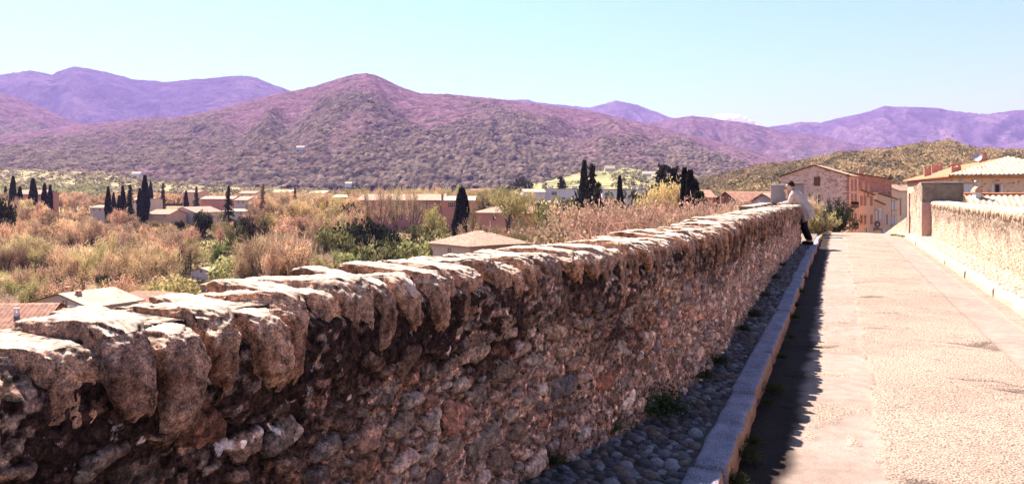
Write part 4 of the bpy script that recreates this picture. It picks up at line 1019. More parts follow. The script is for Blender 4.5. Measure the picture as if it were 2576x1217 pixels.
# undistinguished wood, by zone: n, px range, Y range, top-row range, kinds, colours, label, group
ZONES = [
 (10, (150, 440), (120, 150), (575, 640), ['ghost'], [TAN, PEACH, (.5, .38, .2)], 'tall slender budding tree with a visible trunk at the near edge of the left wood', 'slender trees at the near edge of the left wood'),
 (6, (640, 780), (125, 160), (560, 610), ['ghost'], [TAN, BROWN], 'tall slender tree at the near edge of the centre wood', 'slender trees at the near edge of the centre wood'),
 (26, (-60, 300), (175, 250), (506, 590), ['bud', 'bud', 'bare', 'ghost'], [PEACH, TAN, BROWN, PEACH], 'orange-brown budding tree in the wood on the far left', 'trees of the far-left wood'),
 (16, (-60, 170), (140, 175), (575, 640), ['bud', 'bare'], [TAN, BROWN, YEL], 'tan budding tree low in the wood on the far left', 'low trees of the far-left wood'),
 (24, (250, 480), (165, 230), (532, 615), ['bare', 'bud', 'bud', 'ghost'], [BROWN, TAN, PEACH, PINK], 'bare brown tree in the wood between the cypress clusters and the cottage', 'trees of the wood left of the cottage'),
 (30, (-60, 470), (108, 140), (660, 715), ['bush', 'willow', 'shrub', 'bud', 'bud'], [TAN, YEL, TAN, BROWN, PEACH, DGREEN], 'yellowish scrub tree behind the left tiled roofs', 'scrub behind the left tiled roofs'),
 (20, (540, 720), (185, 270), (505, 600), ['bare', 'bud', 'ghost'], [BROWN, PEACH, TAN, OLIVE], 'bare brown tree in the wood left of centre', 'trees of the wood left of centre'),
 (24, (700, 900), (185, 260), (478, 560), ['bud', 'bare', 'bud'], [TAN, PEACH, (.46, .33, .16)], 'pale tan budding tree in the wood left of the pink school', 'trees left of the pink school'),
 (22, (560, 880), (125, 165), (615, 670), ['shrub', 'bush', 'bare', 'willow'], [OLIVE, TAN, LIME, DGREEN, PINK, PEACH], 'light scrub bush in the clearing behind the parapet centre', 'scrub in the centre clearing'),
 (12, (380, 660), (300, 380), (505, 560), ['bare', 'bud'], [BROWN, PINK, TAN], 'bare tree between the distant houses on the left', 'trees between the distant houses'),
 (12, (930, 1110), (120, 150), (590, 630), ['bush', 'shrub', 'bush'], [OLIVE, DGREEN, TAN, (.26, .235, .11)], 'green bush below the pink school', 'bushes below the pink school'),
 (14, (1180, 1440), (125, 170), (560, 600), ['shrub', 'bush', 'bare'], [TAN, BROWN, OLIVE], 'brown bush below the school wing', 'bushes below the school wing'),
 (34, (1450, 1760), (70, 112), (496, 552), ['bare', 'bare', 'bud', 'bare'], [PINK, (.46, .27, .2), BROWN, (.48, .3, .22)], 'pinkish bare tree in the thicket behind the far parapet', 'trees of the pink bare thicket'),
 (26, (1750, 1985), (62, 100), (498, 526), ['bare', 'bare', 'bud'], [PINK, (.5, .32, .25), (.5, .32, .25)], 'pinkish bare shrub tree below the brick-roofed houses by the person', 'shrub trees below the brick-roofed houses'),
 (16, (130, 300), (330, 480), (478, 500), ['bud', 'bare'], [PINK, PEACH, BROWN], 'pinkish tree behind the far-left wood', 'trees behind the far-left wood'),
 (14, (-60, 60), (210, 300), (480, 530), ['bud', 'bare'], [BROWN, TAN], 'brown tree under the far-left cypresses', 'trees under the far-left cypresses'),
 (18, (640, 900), (280, 420), (474, 500), ['bud', 'bare', 'ghost'], [TAN, PEACH, YEL], 'pale tree in the distant wood centre-left', 'trees of the distant wood centre-left'),
 (20, (880, 1240), (270, 400), (462, 486), ['ghost', 'bud', 'bare'], [(.46, .36, .18), TAN], 'pale open tree standing behind the pink school', 'trees behind the pink school'),
 (14, (1195, 1330), (260, 400), (470, 492), ['bud', 'bare'], [TAN, (.46, .34, .17), OLIVE], 'pale tree behind the school wing', 'trees behind the school wing'),
]
for (n, pr_, yr, tr, kinds, cols, lab, grp) in ZONES:
    n = int(n * (1.9 if pr_[0] < 1400 else 1.1))
    for i in range(n):
        px = pr_[0] + (pr_[1] - pr_[0]) * ((i + tr_rng.random()) / n); Y = tr_rng.uniform(*yr); f = (Y - yr[0]) / (yr[1] - yr[0])
        top = tr[1] + (tr[0] - tr[1]) * (.55 * f + .45 * tr_rng.random()); k = tr_rng.choice(kinds)
        for (ka, kb, kt, kY) in ((440, 575, 722, 166), (1095, 1345, 630, 112), (25, 385, 772, 94), (425, 500, 560, 298), (895, 1400, 566, 236), (780, 1010, 604, 178), (470, 570, 606, 232), (590, 660, 596, 198)):
            if ka < px < kb and Y < kY and top < kt and (k != 'ghost'): top = kt + tr_rng.uniform(0, 8)
        plant(k, px, Y, top, tr_rng.choice(cols), lab, grp, tr_rng.uniform(.55, .95) * {'bush': .8, 'shrub': .7}.get(k, 1))

# ------------------------------------------------------------------ stuff: undergrowth, hill woods
def crowns_mesh(name, centers, radii, cols, nper, size, flat=.8, label=None, cat=None):
    r = np.random.default_rng(5); n = len(centers)
    q = r.normal(size=(n, nper, 3)); q /= np.linalg.norm(q, axis=2)[..., None]; q[..., 2] = np.abs(q[..., 2]) * 1.0 - .15
    q *= (.55 + .45 * r.random((n, nper)))[..., None]
    P = centers[:, None, :] + q * radii[:, None, None] * np.array([1, 1, flat])
    C = np.repeat(cols[:, None, :], nper, 1) * (.75 + .5 * r.random((n, nper)))[..., None]
    V, Fq = leaf_quads(P.reshape(-1, 3), size, r, .4)
    o = mesh_np(name, V, Fq, M['leaf_v'], None, False, np.repeat(C.reshape(-1, 3), 4, 0))
    return setp(o, label, cat, None, 'stuff')
def pick(cols, n, r):
    cols = np.array(cols); return cols[r.integers(0, len(cols), n)] * r.uniform(.8, 1.2, (n, 1))
r = np.random.default_rng(9)
# valley undergrowth
n = 9500; Y = np.exp(r.uniform(math.log(70), math.log(430), n)); px = r.uniform(-250, 2030, n); X = (px - CX) / F * Y; Z = zg(X, Y)
rad = r.uniform(.8, 2.1, n) * (.75 + Y / 240)
crowns_mesh('undergrowth', np.stack([X, Y, Z], 1), rad, pick([(.2, .12, .075), (.2, .15, .075), (.1, .08, .04), (.36, .28, .13), (.07, .05, .03), (.24, .15, .1), (.035, .028, .02)], n, r), 34, .42, .8, 'low yellow-green scrub covering the valley floor below the bridge', 'undergrowth')
# wood on the right hill
def hill_z(prof, Y0, Y1, zfoot, power, PX, Yv):
    prof = np.array(prof, float); t = np.clip((Yv - Y0) / (Y1 - Y0), 0, 1); zc = (HY - np.interp(PX, prof[:, 0], prof[:, 1])) / F * Y1
    return zfoot + (zc - zfoot) * t**power
n = 5200; t = r.random(n)**.8; Y = 190 + (620 - 190) * t; px = r.uniform(1740, 2900, n); X = (px - CX) / F * Y
Z = hill_z(pG, 190, 620, -9, .9, px, Y) - .5
rad = r.uniform(2.0, 4.2, n); shade = fbm(px / 60, t * 5, 3.1, 3)
lt = pick([(.36, .23, .13), (.42, .27, .16), (.30, .22, .11), (.40, .30, .16)], n, r); dk = pick([(.17, .125, .07), (.2, .15, .085), (.27, .19, .11), (.11, .085, .05)], n, r)
w = sstep(-.05, .2, shade + .25 * r.normal(size=n) + sstep(2350, 1950, px) * .4 - .1)[:, None]
crowns_mesh('hill_wood', np.stack([X, Y, Z], 1), rad, lt * (1 - w) + dk * w, 60, 1.0, 1.0, 'mixed green and tan wood covering the low hill behind the town', 'wood')
# peach-coloured plantation and field hedges in the distance
n = 900; px = np.concatenate([r.uniform(270, 720, 600), r.uniform(-150, 280, 300)]); Y = np.concatenate([r.uniform(620, 760, 600), r.uniform(640, 1100, 300)]); X = (px - CX) / F * Y
Z = zg(X, Y) + 3 + np.where(px < 270, (Y - 640) * .045, 0)
crowns_mesh('distant_wood', np.stack([X, Y, Z], 1), r.uniform(4, 7, n), np.where((px > 270)[:, None], pick([(.5, .29, .14), (.48, .3, .16)], n, r), pick([(.26, .24, .1), (.2, .19, .08), (.4, .36, .16)], n, r)), 70, 1.5, 1.2, 'peach-coloured leafless plantation in the distance above the left cypresses', 'wood')
pL = [(-700, 428), (-200, 425), (0, 424), (150, 421), (250, 424), (330, 432), (420, 442), (520, 452), (700, 460), (860, 468), (1000, 476)]
n = 1500; px = r.uniform(-200, 1000, n); Y = r.uniform(680, 1330, n); X = (px - CX) / F * Y; Z = hill_z(pL, 640, 1350, -11, 1.0, px, Y)
crowns_mesh('field_hedges', np.stack([X, Y, Z], 1), r.uniform(2, 5.5, n), pick([(.22, .18, .09), (.3, .24, .12), (.11, .1, .055), (.34, .24, .14), (.4, .31, .19)], n, r), 36, 1.7, 1.0, 'hedges and orchards on the pale valley fields at the foot of the hill', 'hedge')
pT = [(1080, 486), (1180, 478), (1260, 468), (1330, 447), (1420, 432), (1500, 424), (1560, 421), (1640, 430), (1750, 444), (1850, 452), (1950, 460), (2100, 470)]
n = 900; px = r.uniform(1100, 2000, n); Y = r.uniform(700, 1300, n); X = (px - CX) / F * Y
keep = ~((px > 1290) & (px < 1540) & (Y < 1150)) | (r.random(n) < .06); px, Y, X = px[keep], Y[keep], X[keep]; n = len(px); Z = hill_z(pT, 640, 1250, -11, 1.0, px, Y)
crowns_mesh('slope_trees', np.stack([X, Y, Z], 1), r.uniform(2.5, 6, n), pick([(.16, .15, .07), (.24, .2, .1), (.1, .1, .05), (.36, .28, .14)], n, r), 40, 1.7, 1.1, 'scattered wood around the terraced fields at the foot of the hill', 'wood')

# ------------------------------------------------------------------ houses
def tile_plane(p0, p1, q0, q1, pitch, amp):
    p0, p1, q0, q1 = [np.array(p, float) for p in (p0, p1, q0, q1)]
    e = p1 - p0; L = np.linalg.norm(e); e /= L
    n = np.cross(e, (q0 + q1) / 2 - p0); n /= np.linalg.norm(n)
    if n[2] < 0: n = -n
    up = np.cross(n, e)
    if up[2] < 0: up = -up
    s0 = (q0 - p0) @ e; s1 = (q1 - p0) @ e; H = (q0 - p0) @ up
    nc = int(min(max(L / pitch * 5, 6), 420)); nr = int(min(max(H / .42 * 2, 3), 40)) if amp > .02 else 4
    s = np.linspace(0, L, nc)
    Hm = np.minimum(H, np.minimum(np.where(s0 > 1e-3, s / max(s0, 1e-3) * H, H), np.where(L - s1 > 1e-3, (L - s) / max(L - s1, 1e-3) * H, H)))
    t = np.linspace(0, 1, nr); y = t[:, None] * Hm[None, :]
    w = amp * np.abs(np.cos(math.pi * s / pitch))[None, :] + (amp * .35 * ((y / .42) % 1) * -1 if amp > .02 else 0)
    V = p0 + s[None, :, None] * e + y[..., None] * up + w[..., None] * n
    V2 = V[[0, -1]] * 1.0; low = p0 + s[None, :, None] * e + np.stack([0 * Hm, Hm])[..., None] * up - n * .09
    allv = np.concatenate([low[:1], V, low[1:], low[:1]], 0); nrr = allv.shape[0]
    return allv.reshape(-1, 3), grid_faces(nrr, nc)
def house(label, px0, Y0, px1, Y1, depth, zb, ze, zr, roof, wall, tile, over=.35, wins=(), chim=(), pitch=.28, amp=.05, cat='house', name='house', group=None):
    c = np.array([(px0 - CX) / F * Y0, Y0]); d = np.array([(px1 - CX) / F * Y1, Y1]); LA = np.linalg.norm(d - c); a = (d - c) / LA; b = np.array([-a[1], a[0]])
    root = empty(name, (c[0], c[1], zb), label, cat, group); root.rotation_euler = (0, 0, math.atan2(a[1], a[0]))
    LB = depth; E = ze - zb; R = zr - zb; o = over
    loc = lambda x, y: ((np.array([x, y]) - c) @ a, (np.array([x, y]) - c) @ b)
    m = MB(); P = lambda x, y, z: (x, y, z)
    gable = roof == 'gable'; 
    if roof == 'gable':
        m.poly([(0, 0, -4), (LA, 0, -4), (LA, 0, E), (LA / 2, 0, R), (0, 0, E)]); m.poly([(LA, LB, -4), (0, LB, -4), (0, LB, E), (LA / 2, LB, R), (LA, LB, E)])
        m.poly([(LA, 0, -4), (LA, LB, -4), (LA, LB, E), (LA, 0, E)]); m.poly([(0, LB, -4), (0, 0, -4), (0, 0, E), (0, LB, E)])
        sl = (R - E) / (LA / 2); e = E - sl * o
        planes = [((-o, LB + o, e), (-o, -o, e), (LA / 2, LB + o, R), (LA / 2, -o, R)), ((LA + o, -o, e), (LA + o, LB + o, e), (LA / 2, -o, R), (LA / 2, LB + o, R))]
    elif roof == 'ridge':
        m.poly([(0, 0, -4), (LA, 0, -4), (LA, 0, E), (0, 0, E)]); m.poly([(LA, LB, -4), (0, LB, -4), (0, LB, E), (LA, LB, E)])
        m.poly([(LA, 0, -4), (LA, LB, -4), (LA, LB, E), (LA, LB / 2, R), (LA, 0, E)]); m.poly([(0, LB, -4), (0, 0, -4), (0, 0, E), (0, LB / 2, R), (0, LB, E)])
        sl = (R - E) / (LB / 2); e = E - sl * o
        planes = [((-o, -o, e), (LA + o, -o, e), (-o, LB / 2, R), (LA + o, LB / 2, R)), ((LA + o, LB + o, e), (-o, LB + o, e), (LA + o, LB / 2, R), (-o, LB / 2, R))]
    elif roof == 'hip':
        for q in ([(0, 0), (LA, 0)], [(LA, 0), (LA, LB)], [(LA, LB), (0, LB)], [(0, LB), (0, 0)]): m.poly([(*q[0], -4), (*q[1], -4), (*q[1], E), (*q[0], E)])
        h = min(LA, LB) / 2; sl = (R - E) / h; e = E - sl * o; x0, x1, y0, y1 = -o, LA + o, -o, LB + o
        if LA >= LB: r0, r1 = (h, LB / 2, R), (LA - h, LB / 2, R); planes = [((x0, y0, e), (x1, y0, e), r0, r1), ((x1, y1, e), (x0, y1, e), r1, r0), ((x0, y1, e), (x0, y0, e), r0, r0), ((x1, y0, e), (x1, y1, e), r1, r1)]
        else: r0, r1 = (LA / 2, h, R), (LA / 2, LB - h, R); planes = [((x0, y0, e), (x1, y0, e), r0, r0), ((x1, y1, e), (x0, y1, e), r1, r1), ((x0, y1, e), (x0, y0, e), r1, r0), ((x1, y0, e), (x1, y1, e), r0, r1)]
    elif roof == 'shed':      # falls from ze on the left to zr on the right
        m.poly([(0, 0, -4), (LA, 0, -4), (LA, 0, R), (0, 0, E)]); m.poly([(LA, LB, -4), (0, LB, -4), (0, LB, E), (LA, LB, R)])
        m.poly([(LA, 0, -4), (LA, LB, -4), (LA, LB, R), (LA, 0, R)]); m.poly([(0, LB, -4), (0, 0, -4), (0, 0, E), (0, LB, E)])
        sl = (E - R) / LA
        planes = [((LA + o, -o, R - sl * o), (LA + o, LB + o, R - sl * o), (-.05, -o, E + .05), (-.05, LB + o, E + .05))] if E > R else [((-o, LB, E + sl * o), (-o, -o, E + sl * o), (LA, LB, R), (LA, -o, R))]
    elif roof == 'flat':
        for q in ([(0, 0), (LA, 0)], [(LA, 0), (LA, LB)], [(LA, LB), (0, LB)], [(0, LB), (0, 0)]): m.poly([(*q[0], -4), (*q[1], -4), (*q[1], E), (*q[0], E)])
        planes = []
    m.build('wall', wall, root)
    rf = None
    if planes:
        vv = []; ff = []; n = 0
        for k in planes:
            k = [(p[0], p[1], p[2] + .06) for p in k]
            V, Fq = tile_plane(*k, pitch, amp); vv.append(V); ff.append(Fq + n); n += len(V)
        rf = mesh_np('roof', np.concatenate(vv), np.concatenate(ff), tile, root)
    else:
        mb = MB(); mb.box((-.2, -.2, E), (LA + .4, 0, 0), (0, LB + .4, 0), (0, 0, .25)); rf = mb.build('roof', tile, root)
    for (fc, x0, y0, x1, y1, kind) in wins:
        p, dr, nn = {'A': (np.array([0., 0.]), a, -b), 'R': (a * LA, b, a), 'L': (np.array([0., 0.]), b, -a)}[fc]; p = c + p
        def hit(px):
            k = (px - CX) / F; return (k * p[1] - p[0]) / (dr[0] - k * dr[1])
        t0, t1 = hit(x0), hit(x1)
        if t0 > t1: t0, t1 = t1, t0
        ym = p[1] + dr[1] * (t0 + t1) / 2; z1, z0 = zy(y0, ym) - zb, zy(y1, ym) - zb
        # local frame of the face
        if fc == 'A': fx = lambda t, out, z: (t, -out, z)
        elif fc == 'R': fx = lambda t, out, z: (LA + out, t, z)
        else: fx = lambda t, out, z: (-out, t, z)
        def slab(mb, ta, tb, za, zc, o0, o1):
            q = [fx(ta, o0, za), fx(tb, o0, za), fx(tb, o1, za), fx(ta, o1, za)]; q2 = [fx(ta, o0, zc), fx(tb, o0, zc), fx(tb, o1, zc), fx(ta, o1, zc)]
            mb.add(q + q2, [(0, 1, 2, 3), (4, 5, 6, 7), (0, 1, 5, 4), (1, 2, 6, 5), (2, 3, 7, 6), (3, 0, 4, 7)])
        w = t1 - t0; f_ = .10
        fr = MB(); slab(fr, t0 - f_, t0, z0 - f_, z1 + f_, -.05, .07); slab(fr, t1, t1 + f_, z0 - f_, z1 + f_, -.05, .07); slab(fr, t0, t1, z1, z1 + f_, -.05, .07); slab(fr, t0 - .03, t1 + .03, z0 - f_ - .02, z0, -.05, .13)
        wo = fr.build('window', M['timber'] if kind == 't' else M['frame'], root)
        pn = MB(); slab(pn, t0, t1, z0, z1, -.04, .012)
        if kind in ('g', 'o'): pn.build('pane', M['glass'], wo)
        if kind == 'g':
            sh = MB(); 
            slab(sh, (t0 + t1) / 2 - .03, (t0 + t1) / 2 + .03, z0, z1, .012, .04); slab(sh, t0, t1, (z0 + z1) / 2, (z0 + z1) / 2 + .05, .012, .04); sh.build('glazing_bar', M['plastic_white'], wo)
        if kind in ('s', 't', 'y', 'b'):
            mt = {'s': M['shutter'], 'b': M['shutter'], 't': M['timber'], 'y': M['shutter_grey']}[kind]
            for k in (0, 1):
                sh = MB(); slab(sh, t0 + k * w / 2 + .012, t0 + (k + 1) * w / 2 - .012, z0, z1, .0, .05)
                for q in range(6): zq = z0 + (z1 - z0) * (q + .5) / 6; slab(sh, t0 + k * w / 2 + .06, t0 + (k + 1) * w / 2 - .06, zq - .02, zq + .02, .05, .065)
                sh.build('shutter', mt, wo)
        if kind == 'o':       # open shutters folded against the wall
            for k in (-1, 1):
                sh = MB(); xx = t0 - f_ - w * .5 if k < 0 else t1 + f_; slab(sh, xx, xx + w * .5, z0, z1, .01, .06); sh.build('shutter', M['shutter_grey'], wo)
        if kind == 'b':
            bl = MB(); zb_ = z0; slab(bl, t0 - .1, t1 + .1, zb_, zb_ + .05, .05, .3)
            for q in range(8):
                tq = t0 - .1 + (w + .2) * q / 7; slab(bl, tq - .01, tq + .01, zb_, zb_ + .72, .27, .29)
            slab(bl, t0 - .1, t1 + .1, zb_ + .7, zb_ + .74, .26, .31); slab(bl, t0 - .1, t0 - .07, zb_ + .4, zb_ + .74, .05, .3); slab(bl, t1 + .07, t1 + .1, zb_ + .4, zb_ + .74, .05, .3)
            bl.build('balcony', M['iron'], root)
    for (x0, x1, yt, Yc, hh) in chim:
        X0, X1 = (x0 - CX) / F * Yc, (x1 - CX) / F * Yc; la, lb = loc((X0 + X1) / 2, Yc); w = (X1 - X0) / 2 * .95; z1 = zy(yt, Yc) - zb
        mb = MB(); mb.box((la - w, lb - w * .7, z1 - hh), (2 * w, 0, 0), (0, 1.4 * w, 0), (0, 0, hh - .3))
        for k in (-1, 1):
            mb.box((la + k * w * .75 - w * .18, lb - w * .55, z1 - .3), (w * .36, 0, 0), (0, 1.1 * w, 0), (0, 0, .2))
        mb.box((la - w * 1.15, lb - w * .9, z1 - .1), (2.3 * w, 0, 0), (0, 1.8 * w, 0), (0, 0, .09))
        mb.build('chimney', M['brick_chimney'] if hh > 1.05 else M['render_white'], rf)
    return root, rf, c, a, b

# gabled rubble house straight behind the person
GH, rf, c, a, b = house('tall gabled pink rubble house with brick quoins behind the leaning person', 1965, 100, 2135, 96, 9.0, -9, zy(441, 98) - .1, zy(416, 98), 'gable', M['stone_pink'], M['tile_pink'],
    .25, [('A', 2050, 447, 2061, 465, 't'), ('A', 2052, 491, 2062, 513, 'g'), ('A', 2036, 486, 2043, 512, 'o')] +
    [('R', x, y0, x + 4, y1, k) for x in (2141, 2150) for (y0, y1, k) in ((452, 479, 's'), (488, 522, 'b'), (538, 575, 'b'))], ())
mb = MB(); LA = 7.9
LAg = float(np.linalg.norm(np.array([(2135 - CX) / F * 96, 96]) - np.array([(1965 - CX) / F * 100, 100])))
for i in range(30):
    w = .34 if i % 2 else .2; mb.box((LAg - w, -.03, .4 + i * .355), (w + .03, 0, 0), (0, w + .03, 0), (0, 0, .3))
mb.build('quoin', M['brick_red'], GH)
house('red brick house with a long low roof behind the gabled rubble house', 2122, 138, 2243, 136, 9, -9, zy(433, 137), zy(451, 137), 'shed', M['brick_red'], M['tile_pink'], .3, (), ((2160, 2170, 422, 139, 1.2),))
house('yellow rendered house with three columns of brown shutters next to the gabled house', 2160, 104, 2198, 119, 7, -10, zy(478, 104), zy(491, 119), 'shed', M['render_yellow'], M['tile_pink'], .25,
      [('A', x, y0, x + 5, y1, 's') for x in (2164, 2173, 2189) for (y0, y1) in ((494, 515), (541, 562))] + [('A', 2173, 576, 2180, 590, 'o')], ((2168, 2177, 456, 109, 2.0), (2182, 2188, 461, 112, 2.0)))
house('narrow peach house with a round black sign and red awning on the street', 2198, 119, 2224, 126, 5, -10.5, zy(504, 119), zy(515, 126), 'shed', M['render_peach'], M['tile_pink'], .25,
      [('A', 2201, 529, 2206, 554, 'y'), ('A', 2210, 529, 2216, 554, 'y'), ('A', 2203, 578, 2219, 592, 'o')])
house('dull yellow house stepped down behind the peach house', 2205, 124, 2258, 142, 6, -11, zy(487, 124), zy(502, 142), 'shed', M['render_yellow'], M['tile_pink'], .25,
      [('A', x, y0, x + 5, y1, 'y') for x in (2242, 2250) for (y0, y1) in ((506, 528), (543, 564))] + [('A', 2228, 541, 2232, 563, 'o')])
house('pale gabled house filling the gap at the end of the street', 2193, 156, 2262, 152, 10, -11, zy(480, 154), zy(466, 154), 'gable', M['render_cream'], M['tile_pink'], .3, [('R', 2264, 500, 2266, 540, 's')], ((2250, 2260, 457, 158, 1.6),))

# big hipped house on the right
px0, Y0 = 2400, 72.0; c0 = np.array([(px0 - CX) / F * Y0, Y0]); dA = np.array([.935, -.354]); c1 = c0 + dA * 10.5; px1 = CX + F * c1[0] / c1[1]
BH, rfb, cB, aB, bB = house('big golden rubble house with an orange hipped roof behind the right parapet', px0, Y0, px1, c1[1], 38, -9, zy(440, 72), zy(398, 75), 'hip', M['stone_gold'], M['tile_orange'], .5,
    [('A', 2425, 463, 2449, 494, 'y'), ('A', 2503, 464, 2514, 491, 'o'), ('L', 2300, 470, 2306, 492, 'g')],
    ((2325, 2342, 418, 92, 1.9), (2344, 2357, 414, 98, 1.5), (2357, 2370, 411, 101, 1.5), (2393, 2416, 412, 76, 1.7), (2462, 2481, 384, 84, 1.9)), .34, .08)
# its camera-side hip carries a sheet of paler tiles
LAb = 10.5; o_ = .5; E = zy(440, 72) + 9; R = zy(398, 75) + 9; sl = (R - E) / (LAb / 2)
V, Fq = tile_plane((-o_, -o_, E - sl * o_ + .13), (LAb + o_, -o_, E - sl * o_ + .13), (LAb / 2, LAb / 2, R + .13), (LAb / 2, LAb / 2, R + .13), .36, .1)
mesh_np('pale_hip', V, Fq, M['tile_pale'], rfb)
mb = MB(); mb.tube([(.5, -.12, .0), (.5, -.12, E)], .05, 8); mb.build('downpipe', M['zinc'], BH)
mb = MB(); mb.box((-.05, -.05, E - .35), (LAb + .1, 0, 0), (0, 38.1, 0), (0, 0, .16)); mb.build('cornice', M['frame'], BH)

# satellite dish on its roof
def at_world(px, py, Y): return Vector(at(px, Y, zy(py, Y)))
t = empty('satellite_dish', at(2463, 83, zy(404, 83)), 'round grey satellite dish beside the tallest chimney on the orange roof', 'dish')
mb = MB(); mb.tube([(0, 0, -.6), (0, 0, .35)], .035, 6); mb.build('mast', M['zinc'], t)
mb = MB(); vs = []; fs = []
ax = Vector((-.75, -.55, .35)).normalized(); ux = ax.cross(Vector((0, 0, 1))).normalized(); uy = ux.cross(ax)
for i in range(6):
    for k in range(20):
        rr_ = .46 * i / 5; an = 2 * math.pi * k / 20; p = ux * math.cos(an) * rr_ + uy * math.sin(an) * rr_ + ax * (.5 * rr_ * rr_ - .0) + Vector((-.1, 0, .35)); vs.append(p)
for i in range(5):
    for k in range(20): fs.append((i * 20 + k, i * 20 + (k + 1) % 20, (i + 1) * 20 + (k + 1) % 20, (i + 1) * 20 + k))
vs2 = [v - ax * .03 for v in vs]; mb.add(vs, fs); mb.add(vs2, fs); mb.build('reflector', M['zinc'], t, True)
mb = MB(); mb.tube([Vector((-.1, 0, .05)), ax * .55 + Vector((-.1, 0, .35))], .02, 6); mb.build('feed_arm', M['zinc'], t)

# low tiled roof beside the bridge, aligned with it
p = DU * 42.0 + RV * 9.6
ptl = (27.6, 48.0)
c_ = np.array([25.9, 44.0]); e_ = c_ + RV * 13
LR, rfl, cL, aL, bL = house('low outbuilding with big cream barrel tiles just beyond the right parapet', CX + F * c_[0] / c_[1], c_[1], CX + F * e_[0] / e_[1], e_[1], 7.5, -9, zy(494, 47.4) - 1.35, zy(494, 47.4), 'ridge', M['stone_gold'], M['tile_pale'], .3, (), (), .30, .085)
mb = MB(); mb.tube([(-.3, 3.75, zy(494, 47.4) + 9 + .12), (13.3, 3.75, zy(494, 47.4) + 9 + .12)], .11, 8); mb.build('ridge_tile', M['tile_orange'], rfl)
Yc = 47.0
t = empty('chimney_stack', at(2457, Yc, zy(503, Yc)), 'white chimney stack with gabled brick head and metal cowl by the cream tile roof', 'chimney')
mb = MB(); mb.box((-.17, -.17, -2.5), (.34, 0, 0), (0, .34, 0), (0, 0, 2.95)); mb.build('stack', M['render_white'], t)
mb = MB(); mb.add([(-.24, -.24, .45), (.24, -.24, .45), (.24, .24, .45), (-.24, .24, .45), (-.2, -.2, .62), (.2, -.2, .62), (.2, .2, .62), (-.2, .2, .62), (0, -.2, .82), (0, .2, .82)],
                  [(0, 3, 2, 1), (0, 1, 5, 4), (1, 2, 6, 5), (2, 3, 7, 6), (3, 0, 4, 7), (4, 5, 8), (5, 6, 9, 8), (6, 7, 9), (7, 4, 8, 9)]); mb.build('brick_head', M['brick_chimney'], t)
mb = MB(); mb.tube([(0, 0, .75), (0, 0, .92), (0, 0, 1.0), (0, 0, 1.14)], [.05, .07, .13, .14], 10); mb.build('cowl', M['zinc'], t, True)
t = empty('antenna_mast', at(2470, 46.5, zy(520, 46.5)), 'thin tall antenna mast rising in front of the big golden house', 'antenna')
mb = MB(); mb.tube([(0, 0, -.5), (0, 0, 2.4)], [.02, .013], 6); mb.tube([(0, 0, -.3), (0, 0, .25)], .045, 8); mb.build('pole', M['timber'], t)
mb = MB(); mb.tube([(-.32, 0, 2.25), (.25, 0, 2.35)], .012, 5)
for k in range(5): mb.tube([(-.28 + k * .12, -.15, 2.26 + k * .02), (-.28 + k * .12, .15, 2.26 + k * .02)], .006, 4)
mb.build('aerial', M['iron'], t)
mb = MB(); mb.tube([(0, 0, .1), (0, 0, .2), (0, 0, .26)], [.05, .1, .05], 8); mb.build('collar', M['iron'], t)

# brick-roofed houses left of the person, mid distance
house('house with an orange brick-coloured gable roof left of the pale low houses', 1800, 118, 1858, 112, 11, -9.5, zy(507, 115), zy(483, 115), 'gable', M['brick_red'], M['tile'], .3, (), ((1811, 1816, 488, 113, 1.6),))
house('house with a low orange roof half hidden behind the dark ivy tree', 1758, 135, 1800, 135, 10, -9.5, zy(497, 135), zy(479, 138), 'ridge', M['brick_red'], M['tile'], .3, (), ())
house('long pale pink house with a low roof between the brick-roofed house and the person', 1850, 122, 1935, 122, 10, -10, zy(500, 122), zy(487, 125), 'ridge', M['render_pink'], M['tile_pink'], .3, (), ((1862, 1868, 483, 126, 1.2),))
house('low mauve gabled house directly left of the concrete block by the person', 1892, 108, 1952, 104, 9, -10, zy(506, 106), zy(488, 106), 'gable', M['render_mauve'], M['tile_pink'], .3, (), ())

# pink school
house('long two-storey pink school building with rows of dark windows', 903, 250, 1112, 248, 14, -12, zy(503, 249), zy(489, 256), 'ridge', M['render_pink'], M['tile_pink'], .6,
      [('A', x, 510, x + 6, 521, 'g') for x in (960, 971, 983, 1001, 1042, 1055, 1068)] + [('A', x, 542, x + 7, 552, 'g') for x in (948, 960, 988, 1004, 1040)], (), .5, .05, 'school', 'school')
house('middle pink school block with a tall red pillar on its wall', 1112, 246, 1192, 246, 14, -12, zy(504, 246), zy(494, 252), 'ridge', M['render_pink'], M['tile_pale'], .5, [('A', 1128, 511, 1135, 520, 'g'), ('A', 1137, 511, 1144, 520, 'g')], ((1110, 1116, 486, 244, 4.0),), .5, .05, 'school', 'school')
house('single-storey pink school wing with a wide pale roof ending at the green pine', 1192, 238, 1388, 226, 13, -12, zy(535, 232), zy(516, 238), 'hip', M['render_pink'], M['tile_pink'], .6,
      [('A', 1305, 545, 1313, 558, 'g'), ('A', 1356, 543, 1361, 553, 'g'), ('A', 1372, 542, 1378, 553, 'g'), ('A', 1240, 542, 1248, 553, 'g')], (), .5, .05, 'school', 'school')
